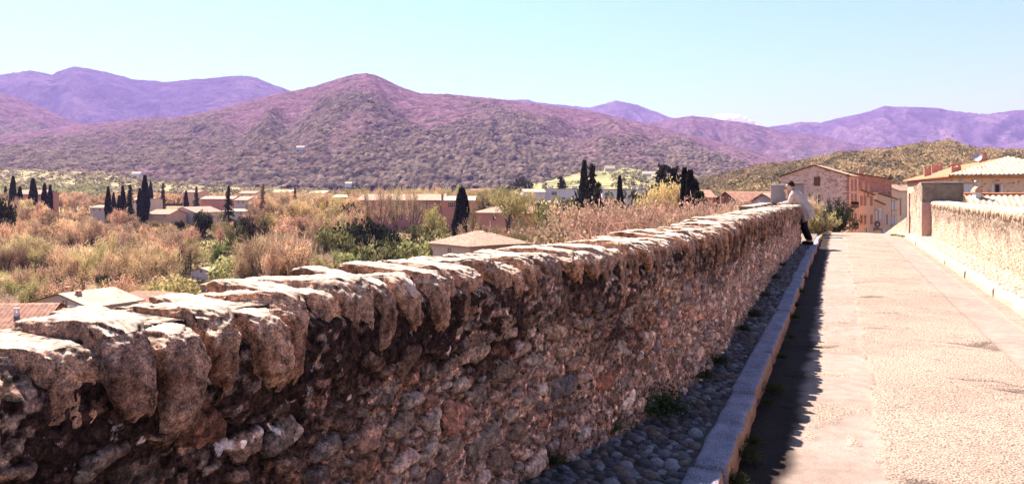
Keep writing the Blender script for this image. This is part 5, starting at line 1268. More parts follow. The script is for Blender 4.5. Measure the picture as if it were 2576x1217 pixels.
# white modern building
house('white flat-roofed building with two box chimneys left of the tall cypress pair', 1372, 300, 1470, 300, 14, -12, zy(476, 300), 0, 'flat', M['render_white'], M['tile_pink'], .2, [('A', 1388, 483, 1393, 490, 'g'), ('A', 1395, 483, 1400, 490, 'g'), ('A', 1415, 497, 1421, 501, 'g')],
      ((1378, 1392, 467, 303, 1.0), (1438, 1452, 468, 303, 1.0)), cat='building')
house('low white wing with a peach roof at the left end of the white building', 1319, 296, 1372, 297, 12, -12, zy(483, 296), zy(476, 300), 'ridge', M['render_white'], M['tile_pale'], .3, (), (), cat='building')
house('white terrace with many small chimneys between the cypress pair and the willow', 1515, 300, 1632, 300, 14, -12, zy(478, 300), 0, 'flat', M['render_white'], M['tile_pink'], .2, [('A', 1524, 486, 1529, 491, 'g')],
      ((1512, 1518, 470, 303, 1.0), (1566, 1574, 471, 303, 1.0), (1588, 1600, 469, 303, 1.0), (1604, 1612, 470, 303, 1.0), (1619, 1626, 466, 303, 1.0)), cat='building')
house('small house with an orange roof peeping between the cypress pair and the slender cypress', 1520, 200, 1572, 200, 9, -12, zy(512, 200), zy(502, 204), 'ridge', M['render_peach'], M['tile'], .4, (), ())
# centre hipped house
house('house with a hipped peach tile roof and two brick chimneys just over the parapet', 1122, 112, 1180, 103, 9.5, -17, zy(614, 107), zy(580, 112), 'hip', M['render_cream'], M['tile_pink'], .7, (), (), .3, .06) if False else None
cH = np.array([(1178 - CX) / F * 103, 103.0]); 
HC, rfh, *_ = house('house with a hipped peach tile roof and two brick chimneys just over the parapet', 1182, 103, 1322, 109, 8.6, -17, zy(615, 104), zy(581, 110), 'hip', M['render_cream'], M['tile_pink'], .7, [('L', 1128, 626, 1134, 636, 'g')], ((1193, 1199, 572, 110.5, 1.4), (1214, 1221, 567, 110, 1.3)), .3, .06)
# white cottage
house('small white cottage with a pale tiled gable in the scrub', 480, 168, 533, 166, 8, -20.5, zy(683, 167), zy(674, 167), 'gable', M['render_white'], M['tile_pale'], .35, [('A', 505, 680, 508, 684, 'o')], ((501, 506, 668, 168, 1.0),), .35, .05)
house('low shed with a flat pinkish roof at the right foot of the white cottage', 505, 150, 562, 150, 4, -20.5, zy(719, 150), 0, 'flat', M['render_mauve'], M['tile_pink'], .2, (), ())
# roofs at the lower left
house('nearest house at the lower left edge, with a brown-orange tiled roof', -458, 48.8, 60, 50, 8, -14, zy(862, 50), zy(764, 54), 'ridge', M['render_mauve'], M['tile'], .45, (), ((36, 48, 774, 52.5, 1.0),), .3, .05)
house('lower-left house with a broad cream roof and two square brick chimneys', 87, 84, 230, 80, 5.5, -18, zy(764, 82), zy(739, 82), 'gable', M['render_mauve'], M['tile_pale'], .5, [('A', 160, 757, 167, 768, 'g')], ((163, 177, 720, 86.5, 2.3), (190, 205, 730, 82.5, 1.9)), .3, .05)
house('house with a pinkish roof and a tall cream chimney right of the square chimneys', 262, 98, 378, 92, 9, -18, zy(764, 95), zy(742, 98), 'ridge', M['render_peach'], M['tile'], .4, (), ((284, 312, 735, 93, 1.9), (314, 321, 733, 96, 1.3)), .3, .05)
for hx in (152, 177, 201, 226):      # white plastic hoops of a garden tunnel
    Yh = 72.0; e_ = empty('garden_hoop', at(hx, Yh, zy(800, Yh)), 'white curved garden hoop in the row before the lower-left cream-roofed house', 'hoop', 'garden hoops at the lower left')
    mb = MB(); R_ = .62; pts = [(-R_, 0, -.6)] + [(-R_ * math.cos(a_ * math.pi / 12), 0, zy(769, Yh) - zy(800, Yh) - R_ + R_ * math.sin(a_ * math.pi / 12)) for a_ in range(13)] + [(R_, 0, -.6)]
    mb.tube(pts, .035, 6); mb.build('pipe', M['plastic_white'], e_); e_.rotation_euler = (0, 0, 1.1)
# distant houses left
house('mauve gabled house with one small dark window amid the left wood', 430, 300, 492, 296, 14, -14, zy(534, 298), zy(521, 298), 'gable', M['render_mauve'], M['tile_pink'], .5, [('A', 448, 532, 453, 540, 'g')], (), .6, .05)
FARH = [(372, 425, 290, 538, 527, 'pale roofed house left of the mauve gable house', 'render_peach', 'tile_pink'), (332, 376, 420, 502, 497, 'far low house right of the middle cypresses', 'render_cream', 'tile_pale'),
 (226, 262, 330, 522, 516, 'small low pinkish house left of the middle cypress cluster', 'render_mauve', 'tile_pink'), (38, 108, 360, 488, 478, 'long pink-roofed house behind the far-left cypresses', 'render_pink', 'tile_pink'),
 (505, 585, 430, 500, 494, 'long low house with a pale roof right of the small dark conifer', 'render_pink', 'tile_pale'), (590, 622, 380, 503, 494, 'pink gable house right of the tall conifer', 'render_mauve', 'tile_pink'),
 (622, 655, 390, 502, 494, 'second pink house beside the thin open conifer', 'render_pink', 'tile_pale'), (560, 616, 300, 531, 526, 'low white-roofed outbuilding under the tall conifer', 'render_mauve', 'tile_pale'),
 (600, 640, 460, 486, 481, 'far pink house amid the peach trees', 'render_cream', 'tile_pink'), (690, 730, 480, 484, 478, 'far small house left of the budding trees', 'render_cream', 'tile_pale'),
 (778, 815, 460, 486, 480, 'far yellow house in the tan trees', 'render_yellow', 'tile_pale'), (835, 905, 360, 496, 490, 'pale-roofed house at the left behind the pink school', 'render_cream', 'tile_pale'),
 (460, 500, 520, 483, 479, 'far low house above the lone short cypress', 'render_peach', 'tile_pink'), (1345, 1400, 215, 512, 505, 'low house with a pink roof behind the green pine', 'render_cream', 'tile_pink'),
 (1180, 1235, 420, 480, 475, 'far house with a red roof behind the bare trees', 'render_cream', 'tile')]
for (x0, x1, Y, ye, yr, lab, wm, tm) in FARH:
    house(lab, x0, Y, x1, Y * .99, 9, float(zg((x0 - CX) / F * Y, Y)) - .5, zy(ye, Y), zy(yr, Y + 3), 'ridge', M[wm], M[tm], .4, [('A', x0 + 8, ye + 3, x0 + 11, ye + 8, 'g'), ('A', x1 - 12, ye + 3, x1 - 9, ye + 8, 'g')], (), .8, .03)
VILLA = [(1522, 1547, 1150, 424, 417, 'villa with a stepped cream roof high above the terraced field'), (1617, 1650, 1000, 437, 432, 'low white villa on the slope left of the dark pines'), (1676, 1702, 1250, 424, 420, 'pale mauve villa just above the dark pines'),
         (1641, 1664, 900, 443, 439, 'small cream house beneath the low white villa'), (745, 765, 1800, 371, 367, 'lone white farmhouse on the wooded main hill'), (868, 884, 700, 461, 458, 'small white building at the hill foot above the school'),
         (330, 352, 1250, 437, 432, 'small pale farmhouse in the valley fields'), (1165, 1178, 800, 464, 461, 'tiny pink house at the hill foot right of the stout cypress')]
from mathutils.bvhtree import BVHTree
HB = []
for nm_ in ('main_hill', 'terraced_slope', 'valley_fields', 'ground'):
    me_ = bpy.data.objects[nm_].data; HB.append(BVHTree.FromPolygons([v.co[:] for v in me_.vertices], [p_.vertices[:] for p_ in me_.polygons]))
def ground_y(px, py):
    d_ = Vector(((px - CX) / F, 1, (HY - py) / F)).normalized(); best = None
    for t_ in HB:
        h_ = t_.ray_cast(Vector((0, 0, 0)), d_)
        if h_[0] is not None and (best is None or h_[0].y < best): best = h_[0].y
    return best or 1200
for (x0, x1, Y, ye, yr, lab) in VILLA:
    Y = ground_y((x0 + x1) / 2, ye + 6) * .992
    house(lab, x0, Y, x1, Y, 10, zy(ye + 9, Y) + 3, zy(ye, Y), zy(yr, Y + 4), 'ridge', M['render_cream'] if 'cream' in lab else M['render_white'], M['tile_pale'], .5, (), (), 2, .03)

# ------------------------------------------------------------------ sign, lamp, awning on the street
def disc(mb, c, nrm, r, th, n=24):
    nrm = Vector(nrm).normalized(); ux = nrm.cross(Vector((0, 0, 1))).normalized(); uy = ux.cross(nrm); c = Vector(c)
    r1 = [c + ux * math.cos(2 * math.pi * k / n) * r + uy * math.sin(2 * math.pi * k / n) * r for k in range(n)]; r2 = [q + nrm * th for q in r1]
    mb.add(r1 + r2, [list(range(n))[::-1], list(range(n, 2 * n))] + [[k, (k + 1) % n, n + (k + 1) % n, n + k] for k in range(n)])
Ys = 118.2; t = empty('shop_sign', at(2207, Ys, zy(564, Ys)), 'round black hanging sign with a white emblem above the red awning', 'sign')
mb = MB(); disc(mb, (0, 0, 0), (0, -1, 0), .43, .06); mb.build('sign_board', M['iron'], t)
mb = MB()
for k in range(24):      # pale inner ring
    a0, a1 = 2 * math.pi * k / 24, 2 * math.pi * (k + 1) / 24
    mb.poly([(math.cos(a0) * .27, -.065, math.sin(a0) * .27), (math.cos(a1) * .27, -.065, math.sin(a1) * .27), (math.cos(a1) * .24, -.065, math.sin(a1) * .24), (math.cos(a0) * .24, -.065, math.sin(a0) * .24)])
mb.poly([(-.13, -.066, -.12), (.15, -.066, -.1), (.12, -.066, .02), (.02, -.066, .0), (-.02, -.066, .14), (-.1, -.066, .02)]); mb.build('emblem', M['plastic_white'], t)
mb = MB(); mb.tube([(-.45, 1.2, .2), (-.45, 0, .2)], .025, 6); mb.tube([(-.45, 0, .2), (-.3, 0, .2)], .025, 6); mb.build('bracket', M['iron'], t)
t = empty('street_lamp', at(2213, 117, zy(527, 117)), 'white street lamp head on a thin arm in front of the peach house', 'lamp')
mb = MB(); mb.tube([(0, 2.6, -.15), (0, 1.0, 0), (0, 0, .05)], .03, 6); mb.build('arm', M['zinc'], t)
mb = MB(); mb.tube([(-.26, 0, .0), (-.2, 0, .03), (.15, 0, .05), (.26, 0, .02)], [.05, .11, .12, .05], 10); mb.build('lamp_head', M['plastic_white'], t, True)
t = empty('awning', at(2202, 118, zy(575, 118)), 'small faded red awning over the shop door under the round sign', 'awning')
mb = MB(); mb.add([(0, 0, -.15), (1.0, 0, -.15), (1.0, 1.2, .15), (0, 1.2, .15), (0, 0, -.27), (1.0, 0, -.27)], [(0, 1, 2, 3), (4, 5, 1, 0), (0, 3, 4), (1, 5, 2)]); mb.build('canopy', M['brick_red'], t)
mb = MB(); mb.tube([(.03, .05, -.2), (.03, 1.2, -.3)], .02, 5); mb.tube([(.97, .05, -.2), (.97, 1.2, -.3)], .02, 5); mb.build('awning_arm', M['iron'], t)

# ------------------------------------------------------------------ end walls of the bridge
def rblock(name, u0, u1, v0, v1, z0, z1, mat, parent, seed=0, amp=.018, rad=.03, dsz=.06):
    cen = np.array([(u0 + u1) / 2, (v0 + v1) / 2, (z0 + z1) / 2]); h = np.array([u1 - u0, v1 - v0, z1 - z0]) / 2; vv = []; ff = []; n = 0
    for ax in range(3):
        i, j = (ax + 1) % 3, (ax + 2) % 3; ni = max(4, int(2 * h[i] / dsz)); nj = max(4, int(2 * h[j] / dsz))
        for sg in (-1, 1):
            A, B = np.meshgrid(np.linspace(-1, 1, ni), np.linspace(-1, 1, nj), indexing='ij'); p = np.zeros((ni, nj, 3)); p[..., ax] = sg; p[..., i] = A; p[..., j] = B; q = p.reshape(-1, 3) * h
            inner = np.clip(q, -(h - rad), h - rad); d = q - inner; ln = np.linalg.norm(d, axis=1)[:, None] + 1e-9; nn = d / ln; q = inner + nn * rad
            q = q + nn * (amp * fbm(q[:, 0] * 4 + seed, q[:, 1] * 4, q[:, 2] * 4, 4))[:, None] + cen
            vv.append(np.stack([DU[0] * q[:, 0] + RV[0] * q[:, 1], DU[1] * q[:, 0] + RV[1] * q[:, 1], q[:, 2]], 1)); f = grid_faces(ni, nj) + n
            ff.append(f if sg < 0 else f[:, ::-1]); n += ni * nj
    return mesh_np(name, np.concatenate(vv), np.concatenate(ff), mat, parent, True)
rt = empty('end_pier', (0, 0, 0), 'tall stepped end wall with a dark concrete head where the right parapet meets the houses', 'wall')
rblock('concrete_head', 27.42, 27.85, 2.40, 3.52, -.36, .225, M['concrete'], rt, 3)
rblock('pier_post', 27.40, 27.80, 2.38, 2.76, -1.6, -.34, M['brick_pier'], rt, 8)
rblock('coping_slab', 27.40, 28.1, 2.36, 3.56, .23, .265, M['concrete_pale'], rt, 5, .006, .015)
Sx, XYx, NRx, _ = line_uv(27.85, 32.5, 2.46, lambda y: .05); NRx = -NRx; Ux = XYx @ DU
wall_body('rubble_wall', Sx, XYx, NRx, deck(Ux) - .1, np.interp(Ux, [27.8, 29.6, 30.8, 31.6, 32.5], [.25, .22, .12, -.02, -.08]), .5, 41, rt, M['masonry_far'], tone_r, .03)
rblock('brick_pilaster', 32.5, 32.85, 2.40, 2.66, -1.9, -.07, M['brick_pier'], rt, 12)
Sx, XYx, NRx, _ = line_uv(32.86, 54, 2.52, lambda y: .12); NRx = -NRx; Ux = XYx @ DU
rw = empty('ramp_wall', (0, 0, 0), 'low sunlit rubble wall falling away beside the street past the pilaster', 'wall')
wall_body('rubble_wall', Sx, XYx, NRx, deck(Ux) - .1, np.interp(Ux, [32.8, 54], [-.86, -2.75]), .45, 43, rw, M['masonry_far'], tone_r, .05)
lt_ = empty('end_pier', (0, 0, 0), 'square concrete pier head with a pale top slab behind the leaning person', 'wall')
rblock('concrete_head', 27.8, 28.2, -2.08, -1.02, -.42, .215, M['concrete_pale'], lt_, 13)
rblock('pier_base', 27.82, 28.18, -2.06, -1.04, -1.9, -.40, M['concrete'], lt_, 14)
rblock('coping_slab', 27.7, 28.35, -1.42, -1.0, .22, .26, M['plastic_white'] if False else M['concrete_pale'], lt_, 15, .004, .012)
Sx, XYx, NRx, _ = line_uv(21.2, 27.8, -1.95, lambda y: .08); Ux = XYx @ DU
wall_body('rubble_wall', Sx, XYx, NRx, deck(Ux), np.full_like(Ux, -.40), .4, 44, lt_, M['masonry_far'], tone, .04)
rblock('refuge_paving', 22.4, 27.8, -1.95, -.60, -1.75, -1.37, M['concrete'], lt_, 16, .01, .01, .2)
bd = MB()      # body of the bridge under the road
p0 = [uv(-9, -2.2), uv(26, -2.2), uv(26, 3.6), uv(-9, 3.6)]
bd.box(Vector(uv(-9, -2.1, -3.2)), Vector(uv(37, 0)) , Vector(uv(0, 5.4)), (0, 0, 1.6)); setp(bd.build('bridge_deck', M['concrete']), kind='structure')
# garden wall below the gabled house, and the street's dark hedge shrubs
house('orange garden wall with dark foot below the gabled rubble house', 2062, 84, 2135, 80, .4, -9, zy(530, 84), zy(541, 80), 'shed', M['render_peach'], M['tile_pink'], .1, (), (), .3, .04, 'wall', 'garden_wall')
def small(kind, u, v, H, wid, col, label, group=None, z=None):
    p = uv(u, v); z0 = float(deck(u)) - .05 if z is None else z; crown, trunk = PROTO[(kind, tr_rng.randrange(NV[kind]))]
    e = empty(TN[kind], (p[0], p[1], z0), label, 'bush', group); e.scale = (H / 10 * wid,) * 2 + (H / 10,); e.rotation_euler = (0, 0, tr_rng.uniform(0, 6))
    for src in (crown, trunk):
        c = src.copy(); COL.objects.link(c); c.parent = e
        if src is crown: c.color = (*col, 1)
small('oleander', 29.6, -.66, 1.2, .8, (.42, .36, .2), 'olive and cream oleander bush at the road edge behind the person')
small('shrub', 29.9, -1.0, 1.5, .6, (.6, .45, .34), 'pale blossoming shrub rising between the person and the rubble house')
small('oleander', 36.5, -.15, 1.5, .7, (.035, .04, .03), 'dark evergreen shrub at the far end of the left road edge')
small('oleander', 38.6, .05, 1.5, .8, (.04, .045, .03), 'low dark shrub against the orange garden wall')

# ------------------------------------------------------------------ weeds
def weed_mesh(seed, n=150):
    r = np.random.default_rng(seed); V = []; 
    for i in range(n):
        a = r.uniform(0, 6.283); el = r.uniform(.3, 1.4); L = r.uniform(.5, 1.0); d = np.array([math.cos(a) * math.cos(el), math.sin(a) * math.cos(el), math.sin(el)])
        o = r.normal(size=3) * np.array([.3, .3, 0]); w = np.cross(d, r.normal(size=3)); w /= np.linalg.norm(w); tip = o + d * L; tip[2] -= .15 * L
        for k in range(4):
            q = o + (tip - o) * (k + .6) / 4 + r.normal(size=3) * .07; q[2] = abs(q[2]); s = .055
            x = r.normal(size=3); x /= np.linalg.norm(x); y = np.cross(x, r.normal(size=3)); y /= np.linalg.norm(y); V += [q - x * s, q + y * s * .6, q + x * s, q - y * s * .6]
        V += [o - w * .012, o + w * .012, tip + w * .004, tip - w * .004]
    V = np.array(V); return V, np.arange(len(V)).reshape(-1, 4)
WM = []
for k in range(3):
    V, Fq = weed_mesh(60 + k); o = mesh_np('weed', V, Fq, M['leaf']); COL.objects.unlink(o); WM.append(o)
def weed(px, py, sc, col, label, group=None, H=1.30, up=1.0):
    Y = H * F / (py - HY); o = WM[tr_rng.randrange(3)].copy(); COL.objects.link(o); o.location = at(px, Y, -H); o.scale = (sc, sc, sc * up); o.rotation_euler = (0, 0, tr_rng.uniform(0, 6)); o.color = (*col, 1)
    setp(o, label, 'weed', group); return o
GW = (.05, .06, .025); GY = (.16, .17, .06)
weed(1478, 1085, .17, GW, 'dark bushy weed at the wall foot, nearest the camera', up=1.5); weed(1535, 1078, .13, GW, 'small dark weed right of the nearest wall-foot weed'); weed(1390, 1165, .08, GW, 'tiny weed left of the nearest wall-foot weed')
weed(1662, 1035, .2, (.055, .075, .035), 'large feathery weed on the cobbles at the wall foot', up=1.1); weed(1640, 1022, .13, GW, 'dark weed tucked behind the large feathery weed')
for (x, y, s_) in ((1775, 950, .09), (1806, 912, .1), (1868, 830, .1), (1898, 795, .12), (1925, 745, .1), (1950, 700, .1), (1968, 668, .1)):
    weed(x, y, s_, GW, 'small weed along the foot of the left parapet farther on', 'weeds along the parapet foot')
for (x, y) in ((1850, 1215), (1882, 1150), (1893, 1115), (1930, 1015), (1948, 985), (1968, 900), (1988, 850), (2000, 800), (2006, 770), (2014, 735), (2024, 700), (2030, 678)):
    weed(x, y, tr_rng.uniform(.06, .1), GW, 'dark weed in the shaded gutter of the left kerb', 'weeds in the left gutter', 1.4)
for (x, y) in ((2555, 768), (2520, 742), (2470, 705), (2452, 697), (2380, 650), (2368, 645), (2245, 593), (2253, 593), (2262, 594), (2272, 596)):
    weed(x, y, tr_rng.uniform(.07, .11), GY, 'yellow-green weed tuft along the sunny right kerb', 'weeds along the right kerb', 1.42)

# ------------------------------------------------------------------ the person
def skin_obj(name, verts, edges, radii, mat, parent, root=0, sub=2):
    me = bpy.data.meshes.new(name); bm = __import__('bmesh').new(); sk = bm.verts.layers.skin.verify(); vs = []
    for p_, r_ in zip(verts, radii):
        v = bm.verts.new(p_); v[sk].radius = (r_, r_) if not isinstance(r_, tuple) else r_; vs.append(v)
    vs[root][sk].use_root = True
    for a_, b_ in edges: bm.edges.new((vs[a_], vs[b_]))
    bm.to_mesh(me); bm.free(); me.materials.append(mat); o = bpy.data.objects.new(name, me); COL.objects.link(o); o.parent = parent
    m = o.modifiers.new('skin', 'SKIN'); m.use_smooth_shade = True; s_ = o.modifiers.new('sub', 'SUBSURF'); s_.levels = sub; s_.render_levels = sub
    return o
M['skin'] = simple('skin', (.62, .36, .27), (.56, .31, .23), 9, .6, 0); M['coat'] = simple('beige_coat', (.48, .355, .315), (.38, .28, .25), 5, .9, .3, .01)
M['trousers'] = simple('black_trousers', (.014, .012, .016), (.01, .009, .011), 5, .8, 0); M['hair'] = simple('dark_brown_hair', (.035, .014, .01), (.02, .01, .008), 25, .55, .6, .01)
M['shoe'] = simple('black_shoe', (.012, .011, .012), (.01, .01, .01), 5, .5, 0); M['scarf'] = simple('striped_scarf', (.25, .22, .24), (.12, .1, .11), 40, .9, 0)
Yp = 20.35; pz = -1.372; PO = np.array([(2036 - CX) / F * Yp, Yp, pz])
person = empty('person', tuple(PO), 'person in beige coat and black trousers leaning on the far end of the parapet', 'person')
person.rotation_euler = (0, 0, math.atan2(-RV[1], -RV[0]))      # local x = forward, over the wall
Vp = []; Ep = []; Rp = []
def pv(p_, r_, par=None):
    Vp.append(p_); Rp.append(r_)
    if par is not None: Ep.append((par, len(Vp) - 1))
    return len(Vp) - 1
pel = pv((.12, 0, .84), (.14, .115)); w_ = pv((.18, 0, 1.0), (.125, .10), pel); ch = pv((.28, 0, 1.18), (.14, .11), w_); sh = pv((.36, 0, 1.31), (.12, .08), ch); nk = pv((.415, 0, 1.385), .052, sh)
hb = pv((.455, 0, 1.44), (.066, .07), nk); hc = pv((.485, 0, 1.50), (.082, .088), hb); ht = pv((.495, 0, 1.56), (.07, .07), hc); ns = pv((.585, 0, 1.485), .014, hc)
for sd_ in (-1, 1):
    h_ = pv((.12, .09 * sd_, .80), .085, pel); 
    kn = pv((.15 if sd_ < 0 else .10, .10 * sd_, .45), .056, h_); an = pv((.02 if sd_ < 0 else -.06, .10 * sd_, .09), .04, kn); to = pv((.13 if sd_ < 0 else .06, .11 * sd_, .035), .036, an)
    s1 = pv((.385, .15 * sd_, 1.325), .058, sh)
    if sd_ < 0: el_ = pv((.50, -.19, 1.06), .042, s1); wr = pv((.555, -.11, 1.27), .028, el_); hd = pv((.56, -.07, 1.355), (.026, .038), wr); base = np.array((.56, -.07, 1.355)); fd = np.array((-.02, .45, .3))
    else: el_ = pv((.47, .2, 1.05), .042, s1); wr = pv((.66, .06, 1.045), .028, el_); hd = pv((.72, -.0, 1.05), (.038, .022), wr); base = np.array((.72, 0, 1.05)); fd = np.array((.55, -.5, -.15))
    fd = fd / np.linalg.norm(fd); side = np.cross(fd, (0, 0, 1)); side /= np.linalg.norm(side)
    for k in range(4):
        L = (.06, .072, .068, .052)[k]; b_ = base + fd * .03 + side * (k - 1.5) * .019
        f1 = pv(tuple(b_), .010, hd); f2 = pv(tuple(b_ + fd * L * .5 + np.array((0, 0, .004))), .0095, f1); pv(tuple(b_ + fd * L + np.array((0, 0, -.018))), .008, f2)
    t1 = pv(tuple(base + side * .04 + fd * .01), .011, hd); pv(tuple(base + side * .055 + fd * .05), .009, t1)
skin_obj('body', Vp, Ep, Rp, M['skin'], person)
# trousers and shoes
for sd_ in (-1, 1):
    pass
Vt = [(.12, 0, .86), (.12, .09, .78), (.15 * 0 + .11, .10, .45), (-.05, .10, .10), (.12, -.09, .78), (.16, -.10, .45), (.03, -.10, .10)]
skin_obj('trousers', Vt, [(0, 1), (1, 2), (2, 3), (0, 4), (4, 5), (5, 6)], [(.155, .13), .105, .078, .062, .105, .078, .062], M['trousers'], person)
for sd_, x_ in ((1, -.06), (-1, .02)):
    skin_obj('shoe', [(x_ - .05, .10 * sd_, .045), (x_ + .05, .105 * sd_, .045), (x_ + .17, .115 * sd_, .035)], [(0, 1), (1, 2)], [.048, .052, .038], M['shoe'], person)
# coat: lofted body with a flared hem, and sleeves
path = [(.03, .62, .215, .23), (.05, .73, .20, .22), (.09, .86, .185, .22), (.14, .98, .175, .20), (.22, 1.10, .165, .20), (.295, 1.21, .16, .215), (.355, 1.30, .135, .20), (.395, 1.355, .10, .13), (.415, 1.39, .075, .085)]
vs = []; fs = []; nk_ = 40
for i, (f_, z_, rf_, rs_) in enumerate(path):
    a_ = path[max(i - 1, 0)]; b_ = path[min(i + 1, len(path) - 1)]; tx, tz = b_[0] - a_[0], b_[1] - a_[1]; l = math.hypot(tx, tz); tx /= l; tz /= l
    if i == 0: tx, tz = .52, .85
    for k in range(nk_):
        an = 2 * math.pi * k / nk_; pl = 1 + (.05 * math.sin(an * 7 + i * .3) + .03 * math.sin(an * 11)) * max(0, (4 - i) / 4)
        q = math.cos(an) * rf_ * pl; vs.append((f_ + q * tz, math.sin(an) * rs_ * pl, z_ - q * tx))
for i in range(len(path) - 1):
    for k in range(nk_): fs.append((i * nk_ + k, i * nk_ + (k + 1) % nk_, (i + 1) * nk_ + (k + 1) % nk_, (i + 1) * nk_ + k))
mb = MB(); mb.add(vs, fs)
coat = mb.build('coat', M['coat'], person, True); s_ = coat.modifiers.new('solid', 'SOLIDIFY'); s_.thickness = .012; s_ = coat.modifiers.new('sub', 'SUBSURF'); s_.levels = 1; s_.render_levels = 1
skin_obj('sleeve', [(.37, -.13, 1.30), (.41, -.18, 1.24), (.495, -.195, 1.07), (.55, -.12, 1.25)], [(0, 1), (1, 2), (2, 3)], [.085, .08, .062, .045], M['coat'], coat)
skin_obj('sleeve', [(.37, .13, 1.30), (.41, .18, 1.24), (.465, .205, 1.065), (.64, .075, 1.055)], [(0, 1), (1, 2), (2, 3)], [.085, .08, .062, .045], M['coat'], coat)
skin_obj('scarf', [(.40, -.04, 1.375), (.435, 0, 1.40), (.40, .05, 1.375)], [(0, 1), (1, 2)], [.058, .066, .058], M['scarf'], person)
# hair cap
vs = []; fs = []
for i in range(9):
    for k in range(20):
        ph = 1.75 * i / 8; th = 2 * math.pi * k / 20; rr_ = 1 + .06 * math.sin(th * 5 + i * 2) + .04 * math.sin(th * 9 + i)
        fr = math.cos(th); ph2 = ph * (.62 if fr > .5 else (1.15 if fr < -.2 else .95))
        vs.append((.475 + math.sin(ph2) * math.cos(th) * .098 * rr_ - .012, math.sin(ph2) * math.sin(th) * .088 * rr_, 1.525 + math.cos(ph2) * .095 * rr_))
for i in range(8):
    for k in range(20): fs.append((i * 20 + k, i * 20 + (k + 1) % 20, (i + 1) * 20 + (k + 1) % 20, (i + 1) * 20 + k))
mb = MB(); mb.add(vs, fs); h_ = mb.build('hair', M['hair'], person, True); s_ = h_.modifiers.new('solid', 'SOLIDIFY'); s_.thickness = .014
for sd_ in (-1, 1):
    mb = MB(); mb.tube([(.47, .083 * sd_, 1.475), (.465, .098 * sd_, 1.50), (.475, .09 * sd_, 1.525)], [.012, .018, .012], 8); mb.build('ear', M['skin'], person, True)
    mb = MB(); mb.tube([(.562, .03 * sd_, 1.508), (.572, .03 * sd_, 1.508)], [.011, .009], 8); mb.build('eye', M['iron'], person, True)
mb = MB(); mb.tube([(.552, -.022, 1.455), (.565, 0, 1.455), (.552, .022, 1.455)], .006, 6); mb.build('mouth', M['brick_chimney'], person, True)

# ------------------------------------------------------------------ bird
bp = at(2397, 60, zy(343, 60)); 
mb = MB(); mb.tube([(-.11, 0, 0), (-.06, 0, .01), (0, 0, .01), (.07, 0, 0), (.13, 0, -.005)], [.008, .022, .026, .016, .004], 8)
for sd_ in (-1, 1):
    w1 = [(.0 - .03, .015 * sd_, .01), (.04, .015 * sd_, .01), (.03, .10 * sd_, .07), (-.01, .2 * sd_, .13), (-.045, .1 * sd_, .065)]
    mb.add(w1 + [(x, y, z - .008) for x, y, z in w1], [(0, 1, 2, 4), (4, 2, 3), (5, 9, 7, 6), (9, 8, 7), (0, 5, 6, 1), (1, 6, 7, 2), (2, 7, 8, 3), (3, 8, 9, 4), (4, 9, 5, 0)])
    mb.add([(.12, 0, 0), (.2, .035 * sd_, 0), (.13, .012 * sd_, -.004), (.12, 0, -.006)], [(0, 1, 2), (3, 2, 1), (0, 2, 3)])
bo = mb.build('bird', M['timber']); bo.location = bp; bo.rotation_euler = (.5, .3, .6); setp(bo, 'small brown bird flying above the green hill at the right', 'bird')

# ------------------------------------------------------------------ cloud far behind the ridge
r = np.random.default_rng(4); vv = []; ff = []; n = 0
bs = np.array([(math.cos(t) * math.sin(p), math.sin(t) * math.sin(p), math.cos(p)) for p in np.linspace(0, math.pi, 9) for t in np.linspace(0, 2 * math.pi, 16, endpoint=False)])
gf = np.array([(i * 16 + k, i * 16 + (k + 1) % 16, (i + 1) * 16 + (k + 1) % 16, (i + 1) * 16 + k) for i in range(8) for k in range(16)])
for (cx_, cy_, rr_) in [(1806, 304, 15), (1822, 301, 15), (1838, 303, 16), (1855, 305, 15), (1872, 310, 15), (1888, 315, 13), (1903, 321, 10), (1830, 312, 20), (1860, 318, 20), (1886, 324, 16)]:
    Yq = 17000 + r.uniform(-200, 200); R_ = rr_ / F * Yq; q = bs * (1 + .25 * fbm(bs[:, 0] * 2 + cx_, bs[:, 1] * 2, bs[:, 2] * 2, 3))[:, None] * R_ + np.array(at(cx_, Yq, zy(cy_, Yq)))
    vv.append(q); ff.append(gf + n); n += len(q)
m = bpy.data.materials.new('cloud'); m.use_nodes = True; nt = m.node_tree; nt.nodes.clear(); out = nt.nodes.new('ShaderNodeOutputMaterial')
d = nt.nodes.new('ShaderNodeBsdfDiffuse'); d.inputs[0].default_value = (.95, .95, .95, 1); t_ = nt.nodes.new('ShaderNodeBsdfTranslucent'); t_.inputs[0].default_value = (.95, .95, .95, 1)
x_ = nt.nodes.new('ShaderNodeMixShader'); nt.links.new(d.outputs[0], x_.inputs[1]); nt.links.new(t_.outputs[0], x_.inputs[2]); nt.links.new(x_.outputs[0], out.inputs[0])
setp(mesh_np('cloud', np.concatenate(vv), np.concatenate(ff), m, None, True), 'small white cloud rising behind the ridge on the right', 'cloud', None, 'stuff')
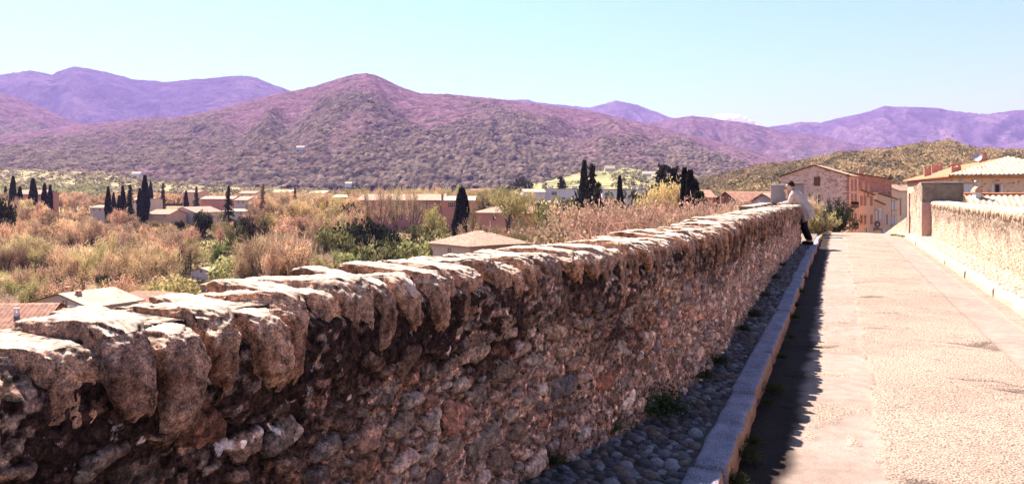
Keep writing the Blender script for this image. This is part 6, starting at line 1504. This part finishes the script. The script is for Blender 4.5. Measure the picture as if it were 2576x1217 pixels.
# ------------------------------------------------------------------ haze
HZ = True
if HZ:
    mb = MB(); mb.box((-14600, -3500, -26), (29200, 0, 0), (0, 19500, 0), (0, 0, 1500))
    m = bpy.data.materials.new('haze'); m.use_nodes = True; nt = m.node_tree; nt.nodes.clear(); out = nt.nodes.new('ShaderNodeOutputMaterial')
    v = nt.nodes.new('ShaderNodeVolumePrincipled'); v.inputs['Color'].default_value = (.56, .42, 1.0, 1); v.inputs['Density'].default_value = 6.3e-5; v.inputs['Anisotropy'].default_value = .0
    nt.links.new(v.outputs[0], out.inputs['Volume'])
    setp(mb.build('haze', m), kind='stuff')

# ------------------------------------------------------------------ sky, sun, camera
w = bpy.data.worlds.new('World'); SC.world = w; w.use_nodes = True; nt = w.node_tree; bg = nt.nodes['Background']
el = math.radians(51.4); az = math.atan2(-.44, .666)
sky = nt.nodes.new('ShaderNodeTexSky'); sky.sky_type = 'NISHITA'; sky.sun_disc = False; sky.sun_elevation = el; sky.sun_rotation = az
sky.air_density = 1.0; sky.dust_density = .8; sky.ozone_density = 1.2
nt.links.new(mixc(nt, 1.0, sky.outputs[0], (.74, 1.08, 1.16), 'MULTIPLY'), bg.inputs[0]); bg.inputs[1].default_value = .047
sun = bpy.data.lights.new('sun', 'SUN'); sun.energy = 5.0; sun.angle = math.radians(.55); sun.color = (1, .93, .84)
so = bpy.data.objects.new('sun', sun); COL.objects.link(so)
dv = Vector((math.sin(az) * math.cos(el), math.cos(az) * math.cos(el), math.sin(el))); so.rotation_euler = dv.to_track_quat('Z', 'Y').to_euler()
cam = bpy.data.cameras.new('camera'); co = bpy.data.objects.new('camera', cam); COL.objects.link(co); SC.camera = co
co.location = (0, 0, 0); co.rotation_euler = (math.pi / 2, 0, 0); cam.sensor_width = 36; cam.lens = 36 * F / 2576; cam.shift_y = -(1217 / 2 - HY) / 2576
cam.clip_start = .05; cam.clip_end = 40000
SC.view_settings.view_transform = 'Standard'; SC.view_settings.look = 'None'; SC.view_settings.exposure = 2.05; SC.view_settings.gamma = 1
SC.cycles.max_bounces = 6; SC.cycles.diffuse_bounces = 3; SC.cycles.volume_bounces = 0; SC.cycles.transparent_max_bounces = 4
